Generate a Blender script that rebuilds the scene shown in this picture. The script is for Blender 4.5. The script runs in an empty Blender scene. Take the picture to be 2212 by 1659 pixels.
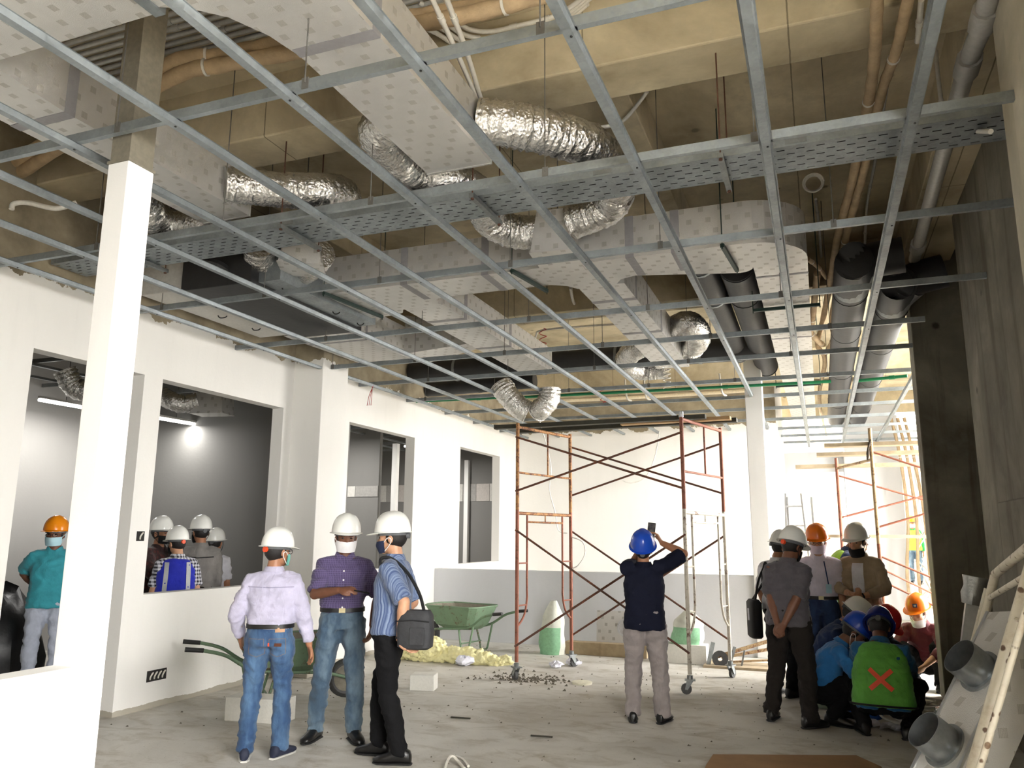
import bpy, bmesh, math, random
from mathutils import Vector, Matrix, noise as mnoise
sc = bpy.context.scene
COL = sc.collection
PI = math.pi
random.seed(7)

# ------------------------------------------------------------------ camera
cam_d = bpy.data.cameras.new('camera'); cam = bpy.data.objects.new('camera', cam_d); COL.objects.link(cam)
YAW, PITCH, ROLL, FPX = 0.36992, 0.18996, 0.006822, 1702.0
_f = Vector((-math.sin(YAW)*math.cos(PITCH), math.cos(YAW)*math.cos(PITCH), math.sin(PITCH)))
_r = Vector((math.cos(YAW), math.sin(YAW), 0)); _u = _r.cross(_f)
_r2 = _r*math.cos(ROLL)+_u*math.sin(ROLL); _u2 = -_r*math.sin(ROLL)+_u*math.cos(ROLL)
cam.matrix_world = Matrix(((_r2.x, _u2.x, -_f.x, 0), (_r2.y, _u2.y, -_f.y, 0), (_r2.z, _u2.z, -_f.z, 1.62), (0, 0, 0, 1)))
cam_d.sensor_width = 36; cam_d.lens = FPX/2212*36; cam_d.clip_start = 0.05; cam_d.clip_end = 200
sc.camera = cam

# ------------------------------------------------------------------ world, light, exposure
w = bpy.data.worlds.new('world'); sc.world = w; w.use_nodes = True
bg = w.node_tree.nodes['Background']; bg.inputs[0].default_value = (1.0, 0.98, 0.95, 1); bg.inputs[1].default_value = 18.5
vs = sc.view_settings
vs.view_transform = 'Standard'; vs.look = 'None'; vs.gamma = 1; vs.use_curve_mapping = False
vs.exposure = 0.8
cy = sc.cycles
cy.max_bounces = 6; cy.diffuse_bounces = 4; cy.glossy_bounces = 3; cy.transmission_bounces = 4; cy.transparent_max_bounces = 6
cy.sample_clamp_indirect = 8; cy.caustics_reflective = False; cy.caustics_refractive = False
cy.use_denoising = True; cy.use_adaptive_sampling = False; cy.use_light_tree = False
def portal(name, loc, rot, sx, sy):
    l = bpy.data.lights.new(name, 'AREA'); l.shape = 'RECTANGLE'; l.size = sx; l.size_y = sy
    l.cycles.is_portal = True
    o = bpy.data.objects.new(name, l); COL.objects.link(o); o.location = loc; o.rotation_euler = rot
    return o
portal('daylight_portal_side', (3.55, 11.7, 2.4), (0, PI/2, 0), 4.8, 3.9)
portal('daylight_portal_added', (1.16, 1.0, 2.1), (0, PI/2, 0), 2.6, 3.2)  # guides daylight through the added opening beside the camera

# ------------------------------------------------------------------ mesh helpers
def V(a): return Vector(a)
class MB:
    def __init__(s): s.v = []; s.f = []; s.m = []
    def add(s, vs_, fs, m=0):
        k = len(s.v); s.v += [tuple(p) for p in vs_]; s.f += [[i+k for i in f] for f in fs]; s.m += [m]*len(fs); return s
    def box(s, a, b, m=0):
        x0, y0, z0 = a; x1, y1, z1 = b
        return s.add([(x0,y0,z0),(x1,y0,z0),(x1,y1,z0),(x0,y1,z0),(x0,y0,z1),(x1,y0,z1),(x1,y1,z1),(x0,y1,z1)],
                     [(0,3,2,1),(4,5,6,7),(0,1,5,4),(1,2,6,5),(2,3,7,6),(3,0,4,7)], m)
    def cbox(s, c, d, m=0): return s.box([c[i]-d[i]/2 for i in range(3)], [c[i]+d[i]/2 for i in range(3)], m)
    def obox(s, c, d, R, m=0):
        t = MB().cbox((0,0,0), d); return s.add([V(c)+R@V(p) for p in t.v], t.f, m)
    def bar(s, a, b, w_, h_, m=0, up=(0,0,1)):
        a, b = V(a), V(b); y = (b-a); L = y.length; y.normalize(); u = V(up)
        if abs(y.dot(u)) > .98: u = V((1,0,0))
        x = y.cross(u).normalized(); z = x.cross(y)
        return s.obox((a+b)/2, (w_, L, h_), Matrix((x, y, z)).transposed(), m)
    def loft(s, rings, cap=True, m=0, closed=True):
        n = len(rings[0]); vs_ = [p for r in rings for p in r]; fs = []
        for i in range(len(rings)-1):
            for j in range(n if closed else n-1):
                k = (j+1) % n; fs.append((i*n+j, i*n+k, (i+1)*n+k, (i+1)*n+j))
        if cap: fs.append(tuple(range(n-1, -1, -1))); fs.append(tuple((len(rings)-1)*n+j for j in range(n)))
        return s.add(vs_, fs, m)
    def tube(s, pts, r, n=8, m=0, cap=True, jit=0.0, wall=0):
        pts = [V(p) for p in pts]; rings = []; pu = None
        for i, p in enumerate(pts):
            t = (pts[min(i+1, len(pts)-1)]-pts[max(i-1, 0)]).normalized()
            if pu is None: pu = t.orthogonal().normalized()
            u = (pu - t*pu.dot(t));
            if u.length < 1e-5: u = t.orthogonal()
            u.normalize(); pu = u; q = t.cross(u)
            rr = r[i] if isinstance(r, (list, tuple)) else r
            rings.append([p+(u*math.cos(2*PI*j/n)+q*math.sin(2*PI*j/n))*(rr*(1+(random.uniform(-jit, jit) if jit else 0))) for j in range(n)])
        return s.loft(rings, cap, m)
    def cyl(s, a, b, r, n=12, m=0, r2=None, cap=True): return s.tube([a, b], [r, r if r2 is None else r2], n, m, cap)
    def lathe(s, prof, c=(0,0,0), n=24, m=0, R=None, sx=1, sy=1, cap=False):
        rings = []
        for r, z in prof:
            ring = [V((r*sx*math.cos(2*PI*j/n), r*sy*math.sin(2*PI*j/n), z)) for j in range(n)]
            rings.append([V(c)+(R@p if R else p) for p in ring])
        return s.loft(rings, cap, m)
    def prism(s, poly, z0, z1, m=0):
        return s.loft([[(x, y, z0) for x, y in poly], [(x, y, z1) for x, y in poly]], True, m)
    def build(s, name, mat=None, parent=None, smooth=0, bevel=0, world=False, uv=True):
        o_ = V((0,0,0))
        if parent is not None and world: o_ = parent.location
        me = bpy.data.meshes.new(name)
        me.from_pydata([(p[0]-o_[0], p[1]-o_[1], p[2]-o_[2]) for p in s.v], [], s.f)
        mats = mat if isinstance(mat, (list, tuple)) else [mat]
        for x in mats: me.materials.append(x)
        if len(mats) > 1: me.polygons.foreach_set('material_index', s.m)
        bm = bmesh.new(); bm.from_mesh(me); bmesh.ops.recalc_face_normals(bm, faces=bm.faces)
        if bevel: bmesh.ops.bevel(bm, geom=[e for e in bm.edges if e.calc_face_angle(0) > .5], offset=bevel, segments=2, profile=.5, affect='EDGES')
        bm.to_mesh(me); bm.free()
        if uv: boxuv(me)
        if smooth:
            me.shade_smooth(); me.set_sharp_from_angle(angle=math.radians(smooth))
        o = bpy.data.objects.new(name, me); COL.objects.link(o)
        if parent is not None: o.parent = parent
        return o
def boxuv(me):
    uvl = me.uv_layers.new(name='UVMap').data
    for p in me.polygons:
        nx, ny, nz = abs(p.normal.x), abs(p.normal.y), abs(p.normal.z)
        a, b = (0, 1) if nz >= nx and nz >= ny else ((1, 2) if nx >= ny else (0, 2))
        for li in p.loop_indices:
            co = me.vertices[me.loops[li].vertex_index].co; uvl[li].uv = (co[a], co[b])
def tag(o, label=None, cat=None, group=None, kind=None):
    if label: o['label'] = label
    if cat: o['category'] = cat
    if group: o['group'] = group
    if kind: o['kind'] = kind
    return o
def thing(name, loc, label, cat, group=None, rz=0):
    o = bpy.data.objects.new(name, None); COL.objects.link(o); o.location = loc; o.rotation_euler = (0, 0, rz)
    o.empty_display_size = .1
    return tag(o, label, cat, group)
def struct(o, label=None): return tag(o, label, None, None, 'structure')
def spline(pts, n=8):
    pts = [V(p) for p in pts]; out = []
    for i in range(len(pts)-1):
        p0, p1, p2, p3 = pts[max(i-1, 0)], pts[i], pts[i+1], pts[min(i+2, len(pts)-1)]
        for k in range(n):
            t = k/n
            out.append(.5*((2*p1)+(p2-p0)*t+(2*p0-5*p1+4*p2-p3)*t*t+(3*p1-p0-3*p2+p3)*t**3))
    return out+[pts[-1]]

# ------------------------------------------------------------------ materials
MATS = {}
def lin(c): return tuple((x/255/12.92 if x/255 <= .04045 else ((x/255+.055)/1.055)**2.4) for x in c)
class NT:
    def __init__(s, name):
        s.mat = bpy.data.materials.new(name); s.mat.use_nodes = True; s.t = s.mat.node_tree; s.b = s.t.nodes['Principled BSDF']
    def n(s, typ, ins=None, **kw):
        nd = s.t.nodes.new(typ)
        for k, v in kw.items(): setattr(nd, k, v)
        for k, v in (ins or {}).items():
            if isinstance(v, bpy.types.NodeSocket): s.t.links.new(v, nd.inputs[k])
            else: nd.inputs[k].default_value = v
        return nd
    def math(s, op, a, b=0.0): return s.n('ShaderNodeMath', {0: a, 1: b}, operation=op).outputs[0]
    def mix(s, f, a, b):
        nd = s.t.nodes.new('ShaderNodeMix'); nd.data_type = 'RGBA'
        for i, v in ((0, f), (6, a), (7, b)):
            if isinstance(v, bpy.types.NodeSocket): s.t.links.new(v, nd.inputs[i])
            else: nd.inputs[i].default_value = v if i == 0 else (*v, 1)[:4]
        return nd.outputs[2]
    def ramp(s, f, stops):
        nd = s.n('ShaderNodeValToRGB', {0: f}); cr = nd.color_ramp
        while len(cr.elements) < len(stops): cr.elements.new(.5)
        for e, (p, c) in zip(cr.elements, stops): e.position = p; e.color = (*c, 1) if len(c) == 3 else c
        return nd.outputs[0]
    def noise(s, scale, detail=4, rough=.6, vec=None, dist=0, out=0):
        ins = {'Scale': scale, 'Detail': detail, 'Roughness': rough, 'Distortion': dist}
        if vec is not None: ins['Vector'] = vec
        return s.n('ShaderNodeTexNoise', ins).outputs[out]
    def pos(s): return s.n('ShaderNodeNewGeometry').outputs['Position']
    def obj(s): return s.n('ShaderNodeTexCoord').outputs['Object']
    def uv(s): return s.n('ShaderNodeTexCoord').outputs['UV']
    def map(s, vec, scale=(1,1,1), loc=(0,0,0), rot=(0,0,0)): return s.n('ShaderNodeMapping', {0: vec, 'Scale': scale, 'Location': loc, 'Rotation': rot}).outputs[0]
    def sep(s, vec): return s.n('ShaderNodeSeparateXYZ', {0: vec}).outputs
    def bump(s, h, strength=.3, dist=.01):
        s.t.links.new(s.n('ShaderNodeBump', {'Height': h, 'Strength': strength, 'Distance': dist}).outputs[0], s.b.inputs['Normal'])
    def set(s, color=None, rough=None, metal=None, **kw):
        for k, v in (('Base Color', color), ('Roughness', rough), ('Metallic', metal), *kw.items()):
            if v is None: continue
            if isinstance(v, bpy.types.NodeSocket): s.t.links.new(v, s.b.inputs[k])
            else: s.b.inputs[k].default_value = (*v, 1) if k == 'Base Color' and len(v) == 3 else v
        return s.mat
def simple(name, c, rough=.6, metal=0, var=.12, scale=30, bump=0, bscale=60, spec=None):
    """plain colour broken by a fine procedural mottling"""
    if name in MATS: return MATS[name]
    t = NT(name); l = lin(c); d = tuple(x*(1-var) for x in l); h = tuple(min(1, x*(1+var*.6)) for x in l)
    col = t.ramp(t.noise(scale, 3, .6, t.obj()), [(.3, d), (.7, h)])
    t.set(col, rough, metal)
    if spec is not None: t.b.inputs['Specular IOR Level'].default_value = spec
    if bump: t.bump(t.noise(bscale, 4, .6, t.obj()), bump, .01)
    MATS[name] = t.mat; return t.mat
def mat_plaster(name, c, edge=None):
    t = NT(name); p = t.pos(); l = lin(c)
    n1 = t.noise(.9, 5, .6, t.map(p, (1, 1, .35))); n2 = t.noise(3.5, 4, .6, t.map(p, (2, 2, .3)))
    col = t.ramp(n1, [(.3, tuple(x*.93 for x in l)), (.7, l)])
    col = t.mix(t.ramp(n2, [(.55, (0,0,0)), (.8, (.35,.35,.35))]), col, tuple(x*.86 for x in l))
    if edge is not None:      # bare concrete shows above the ragged top edge of the plaster
        z = t.sep(p)[2]; rag = t.noise(1.6, 6, .7, p); rag2 = t.noise(9, 4, .6, p)
        h = t.math('ADD', z, t.math('ADD', t.math('MULTIPLY', rag, -.45), t.math('MULTIPLY', rag2, -.08)))
        f = t.math('GREATER_THAN', h, edge-.26)
        cc = t.ramp(t.noise(2.5, 5, .6, p), [(.3, lin((120, 110, 90))), (.7, lin((172, 160, 136)))])
        col = t.mix(f, col, cc)
        foot = t.math('LESS_THAN', t.math('ADD', z, t.math('MULTIPLY', rag, -.10)), .0)
        col = t.mix(foot, col, lin((170, 164, 150)))
    t.bump(t.noise(26, 5, .6, p), .12, .01)
    return t.set(col, .82)
def mat_concrete(name, c, dark, joints=0, streak=0):
    t = NT(name); p = t.pos()
    n1 = t.noise(.8, 6, .62, p, .4); n2 = t.noise(6, 5, .65, p)
    col = t.ramp(n1, [(.34, lin(dark)), (.5, tuple((a+b)/2 for a, b in zip(lin(dark), lin(c)))), (.64, lin(c))])
    col = t.mix(t.ramp(n2, [(.48, (0,0,0)), (.7, (.7,.7,.7))]), col, tuple(x*.66 for x in lin(c)))
    spots = t.n('ShaderNodeTexVoronoi', {'Vector': p, 'Scale': 2.3}).outputs[0]
    sp = t.ramp(t.math('ADD', spots, t.math('MULTIPLY', n2, .12)), [(.11, (.85,.85,.85)), (.16, (0,0,0))])
    col = t.mix(sp, col, tuple(x*.5 for x in lin(dark)))
    if joints:   # formwork board lines
        sx = t.sep(p); 
        fr = t.math('FRACT', t.math('DIVIDE', t.math('ADD', sx[0], t.math('MULTIPLY', n2, .012)), 1.22))
        fr2 = t.math('FRACT', t.math('DIVIDE', t.math('ADD', sx[1], t.math('MULTIPLY', n2, .012)), 2.44))
        ln = t.math('MAXIMUM', t.math('LESS_THAN', fr, .008), t.math('LESS_THAN', fr2, .004))
        col = t.mix(t.math('MULTIPLY', ln, .75), col, tuple(x*.4 for x in lin(dark)))
    if streak:   # rust and damp runs down the face
        st = t.noise(2.2, 5, .65, t.map(p, (2.2, 2.2, .16)), .3)
        col = t.mix(t.ramp(st, [(.52, (0,0,0)), (.68, (.7,.7,.7))]), col, lin((74, 64, 46)))
    t.bump(t.math('ADD', t.noise(14, 6, .65, p), t.math('MULTIPLY', spots, .4)), .25, .012)
    return t.set(col, .85)
def mat_floor():
    t = NT('dusty_concrete_floor'); p = t.pos()
    n1 = t.noise(.55, 6, .6, p, .6); n2 = t.noise(2.4, 6, .68, t.map(p, (1, 1.7, 1)), .8); n3 = t.noise(40, 3, .6, p)
    col = t.ramp(n1, [(.3, lin((176, 172, 163))), (.55, lin((206, 203, 196))), (.75, lin((226, 224, 218)))])
    col = t.mix(t.ramp(n2, [(.48, (0,0,0)), (.70, (.7,.7,.7))]), col, lin((150, 140, 120)))
    col = t.mix(t.ramp(n3, [(.62, (0,0,0)), (.75, (.4,.4,.4))]), col, lin((120, 114, 102)))
    sp = t.n('ShaderNodeTexVoronoi', {'Vector': p, 'Scale': 9}).outputs[0]
    col = t.mix(t.ramp(sp, [(.03, (.8,.8,.8)), (.05, (0,0,0))]), col, lin((92, 86, 76)))
    t.bump(t.math('ADD', n2, t.math('MULTIPLY', n3, .3)), .25, .02)
    rr = t.ramp(n1, [(.3, (.75,.75,.75)), (.7, (.55,.55,.55))])
    return t.set(col, rr)
def mat_galv(name, c=(190, 196, 198), rough=.38):
    t = NT(name); p = t.obj()
    v = t.n('ShaderNodeTexVoronoi', {'Vector': p, 'Scale': 60}).outputs['Color']
    n1 = t.noise(5, 4, .6, p)
    l = lin(c); col = t.ramp(n1, [(.3, tuple(x*.68 for x in l)), (.7, l)])
    r = t.math('ADD', t.math('MULTIPLY', t.sep(v)[0], .2), rough-.06)
    return t.set(col, r, .85)
def mat_duct(name, base, stamp, metal, rough, sp=.15, emb=.35):
    """foil-faced insulation board printed with staggered square stamps"""
    t = NT(name); s = t.sep(t.uv())
    u = t.math('DIVIDE', s[0], sp); v = t.math('DIVIDE', s[1], sp*.62)
    row = t.math('FLOOR', v)
    cu = t.math('FRACT', t.math('ADD', u, t.math('MULTIPLY', row, .37)))
    cv = t.math('FRACT', v)
    inu = t.math('LESS_THAN', t.math('ABSOLUTE', t.math('SUBTRACT', cu, .5)), .13)
    inv = t.math('LESS_THAN', t.math('ABSOLUTE', t.math('SUBTRACT', cv, .5)), .22)
    st = t.math('GREATER_THAN', t.math('FRACT', t.math('MULTIPLY', cu, 22)), .3)
    m = t.math('MULTIPLY', t.math('MULTIPLY', inu, inv), t.math('ADD', t.math('MULTIPLY', st, .6), .4))
    n1 = t.noise(2.5, 4, .6, t.obj()); l = lin(base)
    col = t.mix(m, t.ramp(n1, [(.3, tuple(x*.85 for x in l)), (.7, l)]), lin(stamp))
    t.bump(t.noise(220, 2, .5, t.obj()), emb, .004)
    mt = t.math('MULTIPLY', t.math('SUBTRACT', 1.0, t.math('MULTIPLY', m, .8)), metal)
    return t.set(col, rough, mt)
def mat_flex():
    t = NT('crinkled_foil'); o = t.obj()
    n1 = t.noise(22, 5, .7, o, .8); n2 = t.n('ShaderNodeTexVoronoi', {'Vector': t.map(o, (1,1,1)), 'Scale': 45}).outputs[0]
    t.bump(t.math('ADD', n1, t.math('MULTIPLY', n2, .6)), .55, .02)
    return t.set(lin((216, 214, 210)), .24, .95)
def mat_fabric(name, c, kind='plain', c2=None, scale=1.0, rough=.85):
    if name in MATS: return MATS[name]
    t = NT(name); o = t.obj(); l = lin(c); s = t.sep(o)
    n1 = t.noise(9, 4, .6, o); weave = t.noise(260, 1, .5, o)
    col = t.ramp(n1, [(.3, tuple(x*.82 for x in l)), (.7, tuple(min(1, x*1.06) for x in l))])
    if kind == 'check':
        k = 26*scale
        ax = t.math('ADD', s[0], t.math('MULTIPLY', s[1], .6))
        a = t.math('GREATER_THAN', t.math('FRACT', t.math('MULTIPLY', ax, k)), .5)
        b = t.math('GREATER_THAN', t.math('FRACT', t.math('MULTIPLY', s[2], k)), .5)
        col = t.mix(t.math('MULTIPLY', t.math('ADD', a, b), .5), col, lin(c2))
    elif kind == 'finecheck':
        k = 60*scale; ax = t.math('ADD', s[0], t.math('MULTIPLY', s[1], .6))
        a = t.math('GREATER_THAN', t.math('FRACT', t.math('MULTIPLY', ax, k)), .82)
        b = t.math('GREATER_THAN', t.math('FRACT', t.math('MULTIPLY', s[2], k)), .82)
        col = t.mix(t.math('MULTIPLY', t.math('MAXIMUM', a, b), .55), col, lin(c2))
    elif kind == 'stripe':
        k = 34*scale
        wob = t.math('ADD', t.math('ADD', s[0], t.math('MULTIPLY', s[1], .9)), t.math('MULTIPLY', t.noise(3, 2, .5, o), .0012))
        a = t.noise(1.0, 2, .6, t.n('ShaderNodeCombineXYZ', {0: t.math('MULTIPLY', wob, k*2.2), 1: 0.0, 2: 0.0}).outputs[0])
        col = t.mix(t.ramp(a, [(.42, (0,0,0)), (.55, (1,1,1))]), col, lin(c2))
    elif kind == 'batik':
        a = t.n('ShaderNodeTexVoronoi', {'Vector': o, 'Scale': 22*scale}).outputs[0]
        b = t.noise(14*scale, 3, .6, o)
        col = t.mix(t.ramp(t.math('ADD', a, b), [(.55, (0,0,0)), (.62, (1,1,1)), (.75, (0,0,0)), (.9, (1,1,1))]), col, lin(c2))
    elif kind == 'denim':
        f = t.ramp(t.noise(4.5, 4, .6, t.map(o, (1.6, 1.6, .6))), [(.42, (0,0,0)), (.68, (1,1,1))])
        col = t.mix(f, col, lin(c2))
    t.bump(t.math('ADD', t.noise(14, 4, .55, t.map(o, (1, 1, .6)), 1.2), t.math('MULTIPLY', weave, .05)), .5, .02)
    t.set(col, rough); t.b.inputs['Sheen Weight'].default_value = .15 if sum(c) > 120 else 0
    if sum(c) <= 120: t.b.inputs['Specular IOR Level'].default_value = .2
    MATS[name] = t.mat; return t.mat
def mat_rust(name, paint, amount):
    t = NT(name); p = t.obj(); a = t.noise(7, 6, .7, p, .5); b = t.noise(38, 4, .65, p)
    f = t.ramp(t.math('ADD', t.math('MULTIPLY', a, .7), t.math('MULTIPLY', b, .3)), [(amount-.05, (1,1,1)), (amount+.05, (0,0,0))])
    rust = t.ramp(b, [(.35, lin((70, 38, 24))), (.65, lin((138, 82, 52)))])
    col = t.mix(f, t.ramp(a, [(.3, tuple(x*.8 for x in lin(paint))), (.7, lin(paint))]), rust)
    t.bump(b, .2, .004)
    return t.set(col, .62, .15)
PLASTER = mat_plaster('white_plaster_ragged', (232, 230, 225), 3.72)
PLASTER2 = mat_plaster('white_plaster', (232, 231, 228))
GREYP = mat_plaster('grey_plaster', (212, 213, 216))
CONC = mat_concrete('beam_concrete', (214, 200, 168), (150, 137, 110), 1)
CONC2 = mat_concrete('pier_concrete', (136, 131, 116), (84, 79, 66), 0, 1)
CONC3 = mat_concrete('pale_lit_concrete', (202, 196, 178), (160, 153, 134))  # plaster paler than the pier, with light from behind put into the tone
FLOOR = mat_floor()
GALV = mat_galv('galvanised_steel', (160, 167, 170), .48); GALVD = mat_galv('dull_galvanised_steel', (150, 154, 154), .5)
DUCT = mat_duct('foil_duct_board', (212, 210, 206), (166, 162, 155), .6, .42)
DUCTW = mat_duct('pale_foil_duct_board', (206, 205, 204), (232, 231, 230), .6, .4)
FLEX = mat_flex()
TAPE = simple('grey_duct_tape', (146, 144, 146), .55, .2, .1)
BLACKINS = simple('black_rubber_insulation', (34, 34, 35), .55, 0, .3, 8, .2, 18)
BEIGEP = simple('beige_insulation_wrap', (182, 158, 124), .75, 0, .2, 9, .35, 40)
PVC = simple('white_pvc', (214, 210, 200), .4, 0, .08)
PVCG = simple('grey_pvc', (176, 174, 168), .4, 0, .12)
BLACKM = simple('black_steel', (28, 28, 27), .5, .3, .2)
ALU = simple('mill_aluminium', (200, 202, 204), .3, .9, .08)

# ------------------------------------------------------------------ setting: floor, slab, beams, walls
GZ = 3.64                      # underside of the cross channels of the ceiling grid
WL, WL2, YB = -6.0, -5.88, 15.45
struct(MB().box((-12, -5, -.3), (14, 42, 0)).build('floor', FLOOR), 'dusty pale concrete floor with stains and grit')
struct(MB().box((-12, -3.6, 5.0), (3.6, 23, 5.25)).build('ceiling', CONC), 'bare concrete slab soffit above the services')
def beam(y0, y1, z0, x0=-12, x1=3.4, nm='ceiling_beam'): 
    return struct(MB().box((x0, y0, z0), (x1, y1, 5.02)).build(nm, CONC, bevel=.012), 'bare concrete beam crossing under the slab')
beam(4.34, 4.74, 4.5); beam(9.5, 9.95, 4.5); beam(14.95, 15.45, 4.42); beam(-.4, 0, 4.5); beam(19.6, 20, 4.4)
for x0 in (-1.3, -4.9): struct(MB().box((x0, 4.74, 4.68), (x0+.22, 9.5, 5.01)).build('ceiling_beam', CONC, bevel=.01), 'secondary concrete beam running away from the camera')
struct(MB().box((1.0, 4.74, 4.62), (1.5, 9.6, 5.01)).build('ceiling_beam', CONC, bevel=.01), 'secondary concrete beam beside the right wall')
# left wall with door and window openings (jambs show the wall thickness)
def wall_x(name, x0, x1, y0, y1, z1, holes, mat, lab):
    m = MB(); ys = sorted({y0, y1, *[h[0] for h in holes], *[h[1] for h in holes]})
    for a, b in zip(ys, ys[1:]):
        h = [q for q in holes if q[0] <= a and q[1] >= b]
        if not h: m.box((x0, a, 0), (x1, b, z1))
        else:
            q = h[0]
            if q[2] > 0: m.box((x0, a, 0), (x1, b, q[2]))
            m.box((x0, a, q[3]), (x1, b, z1))
    bm_ = m.build(name, mat); 
    b = bmesh.new(); b.from_mesh(bm_.data); bmesh.ops.remove_doubles(b, verts=b.verts, dist=1e-4)
    dead = [f for f in b.faces if any(g is not f and (g.calc_center_median()-f.calc_center_median()).length < 1e-4 for e in f.edges for g in e.link_faces)]
    bmesh.ops.delete(b, geom=dead, context='FACES_ONLY'); bmesh.ops.recalc_face_normals(b, faces=b.faces); b.to_mesh(bm_.data); b.free()
    return struct(bm_, lab)
wall_x('wall_left', WL-.16, WL, 2.2, 7.98, 5.0, [(4.5, 5.67, 0, 3.12), (5.9, 7.81, 1.05, 3.12)], PLASTER, 'white plastered wall with a doorway and a large unglazed opening')
wall_x('wall_left_far', WL2-.16, WL2, 8.54, YB, 5.0, [(9.08, 10.95, 1.14, 3.12), (12.66, 14.52, 1.13, 3.16)], PLASTER, 'white plastered wall with two unglazed openings')
struct(MB().box((-6.25, 7.98, 0), (-5.58, 8.54, 5.0)).build('wall_left_pilaster', PLASTER, bevel=.008), 'square plastered column between the openings of the left wall')
struct(MB().box((-6.05, YB, 0), (-.68, YB+.2, 5.0)).build('wall_back', PLASTER), 'white plastered back wall behind the scaffold')
struct(MB().box((WL2, 11.75, 0), (-.92, 11.9, 1.09)).build('wall_low', GREYP, bevel=.004), 'grey low partition in front of the back wall')
struct(MB().box((-.92, 11.72, 0), (-.68, 12.0, 5.0)).build('wall_column_far', PLASTER2, bevel=.008), 'slender white square column at the end of the low partition')
# near half-height wall with its slender column at the left edge of the picture
_w = MB().add([(x, y, z) for x in (-3.34, -3.2) for y, z in ((-2.5, 0), (2.955, 0), (2.955, 3.5), (2.79, 3.5), (2.79, 1.02), (-2.5, 1.02))], [(5, 4, 3, 2, 1, 0), (6, 7, 8, 9, 10, 11)]+[(i, (i+1) % 6, (i+1) % 6+6, i+6) for i in range(6)])
struct(_w.build('wall_left_near', PLASTER2, bevel=.004), 'white half-height wall with a slender column at the lower left')
struct(MB().box((-3.345, 2.785, 3.5), (-3.195, 2.96, 3.515)).box((-3.335, 2.795, 3.515), (-3.205, 2.95, 5.0)).build('trim_2', simple('bare_steel_grey', (128, 122, 108), .5, .3, .15)), 'unpainted grey top of the slender column')
# right side: stepped concrete wall and pier
struct(MB().box((.97, 2.6, 0), (1.12, 4.05, 5.0)).box((.97, -.6, 3.4), (1.12, 2.6, 5.0)).box((.97, -.6, 0), (1.12, 2.6, .8)).box((.97, -3.4, 0), (1.12, -.6, 5.0)).build('wall_right_near', CONC3, bevel=.01), 'near concrete wall face at the right edge')  # unseen opening added beside the camera to light the left faces
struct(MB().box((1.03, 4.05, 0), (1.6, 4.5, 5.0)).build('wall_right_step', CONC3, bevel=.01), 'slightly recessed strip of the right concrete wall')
struct(MB().box((1.34, 4.5, 0), (1.6, 8.1, 5.0)).box((1.30, 4.5, 0), (1.35, 7.2, 1.9)).build('wall_right', CONC2, bevel=.01), 'stained concrete wall behind the leaning frames')
struct(MB().box((1.055, 9.4, 0), (3.4, 9.75, 5.0)).build('wall_right_pier', CONC2, bevel=.012), 'dark concrete pier beside the bright opening')
struct(MB().box((1.6, 7.9, 0), (2.6, 8.1, 5.0)).box((2.4, 8.1, 0), (2.6, 9.4, 5.0)).build('wall_right_niche', CONC2), 'dark concrete niche behind the right wall')
# rooms behind the left wall
struct(MB().box((-10.4, -3.6, 0), (-4.8, -3.4, 5.0)).box((-4.8, -3.6, 0), (1.6, -3.4, 5.0)).build('wall_rear_added', PLASTER2), 'unseen plaster wall added behind the camera to stop rear daylight')  # unseen, added to shut out light from behind
struct(MB().box((-10.4, -3.4, 0), (-10.2, 2.0, 5.0)).build('wall_left_rear_added', PLASTER2), 'unseen plaster wall added to close the bay left of the half-height wall')  # added out of view so no sky light enters through this bay
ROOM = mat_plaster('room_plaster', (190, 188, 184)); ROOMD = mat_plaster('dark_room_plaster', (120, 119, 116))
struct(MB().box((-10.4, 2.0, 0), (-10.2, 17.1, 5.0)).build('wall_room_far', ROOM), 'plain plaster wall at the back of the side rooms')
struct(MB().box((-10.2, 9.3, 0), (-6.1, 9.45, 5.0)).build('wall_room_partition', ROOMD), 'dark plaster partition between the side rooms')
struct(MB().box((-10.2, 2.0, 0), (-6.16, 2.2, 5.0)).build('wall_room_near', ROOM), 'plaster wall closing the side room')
# lining of the far side room: pale board bands between darker ones, white studs
BRD = [simple('board_pale', (196, 194, 188), .75), simple('board_mid', (150, 148, 144), .75), simple('board_warm', (182, 176, 170), .75)]
def lined(name, y, x0, x1, z0, z1, n):
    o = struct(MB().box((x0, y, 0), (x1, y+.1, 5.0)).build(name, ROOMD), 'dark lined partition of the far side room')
    for k in range(n):
        a = x0+(x1-x0)*k/n; MB().box((a+.004, y-.015, z0), (a+(x1-x0)/n-.004, y-.001, z1)).build('lining_panel', BRD[k % 3], o)
lined('wall_room_lining', 17.0, -10.2, -6.1, 2.40, 2.80, 12); lined('wall_room_lining_near', 13.0, -10.2, -7.72, 2.32, 2.52, 5)
struct(MB().box((-7.42, 12.95, 0), (-7.32, 13.05, 3.3)).build('trim_stud', PLASTER2), 'white upright stud in the first far opening')
struct(MB().box((-7.72, 16.86, 0), (-7.62, 16.96, 3.35)).build('trim_stud', PLASTER2), 'white upright stud in the second far opening')
struct(MB().box((-6.2, YB+.2, 0), (-6.05, 17.1, 5.0)).build('wall_room_side', ROOMD), 'plaster wall beside the far side room')
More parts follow.
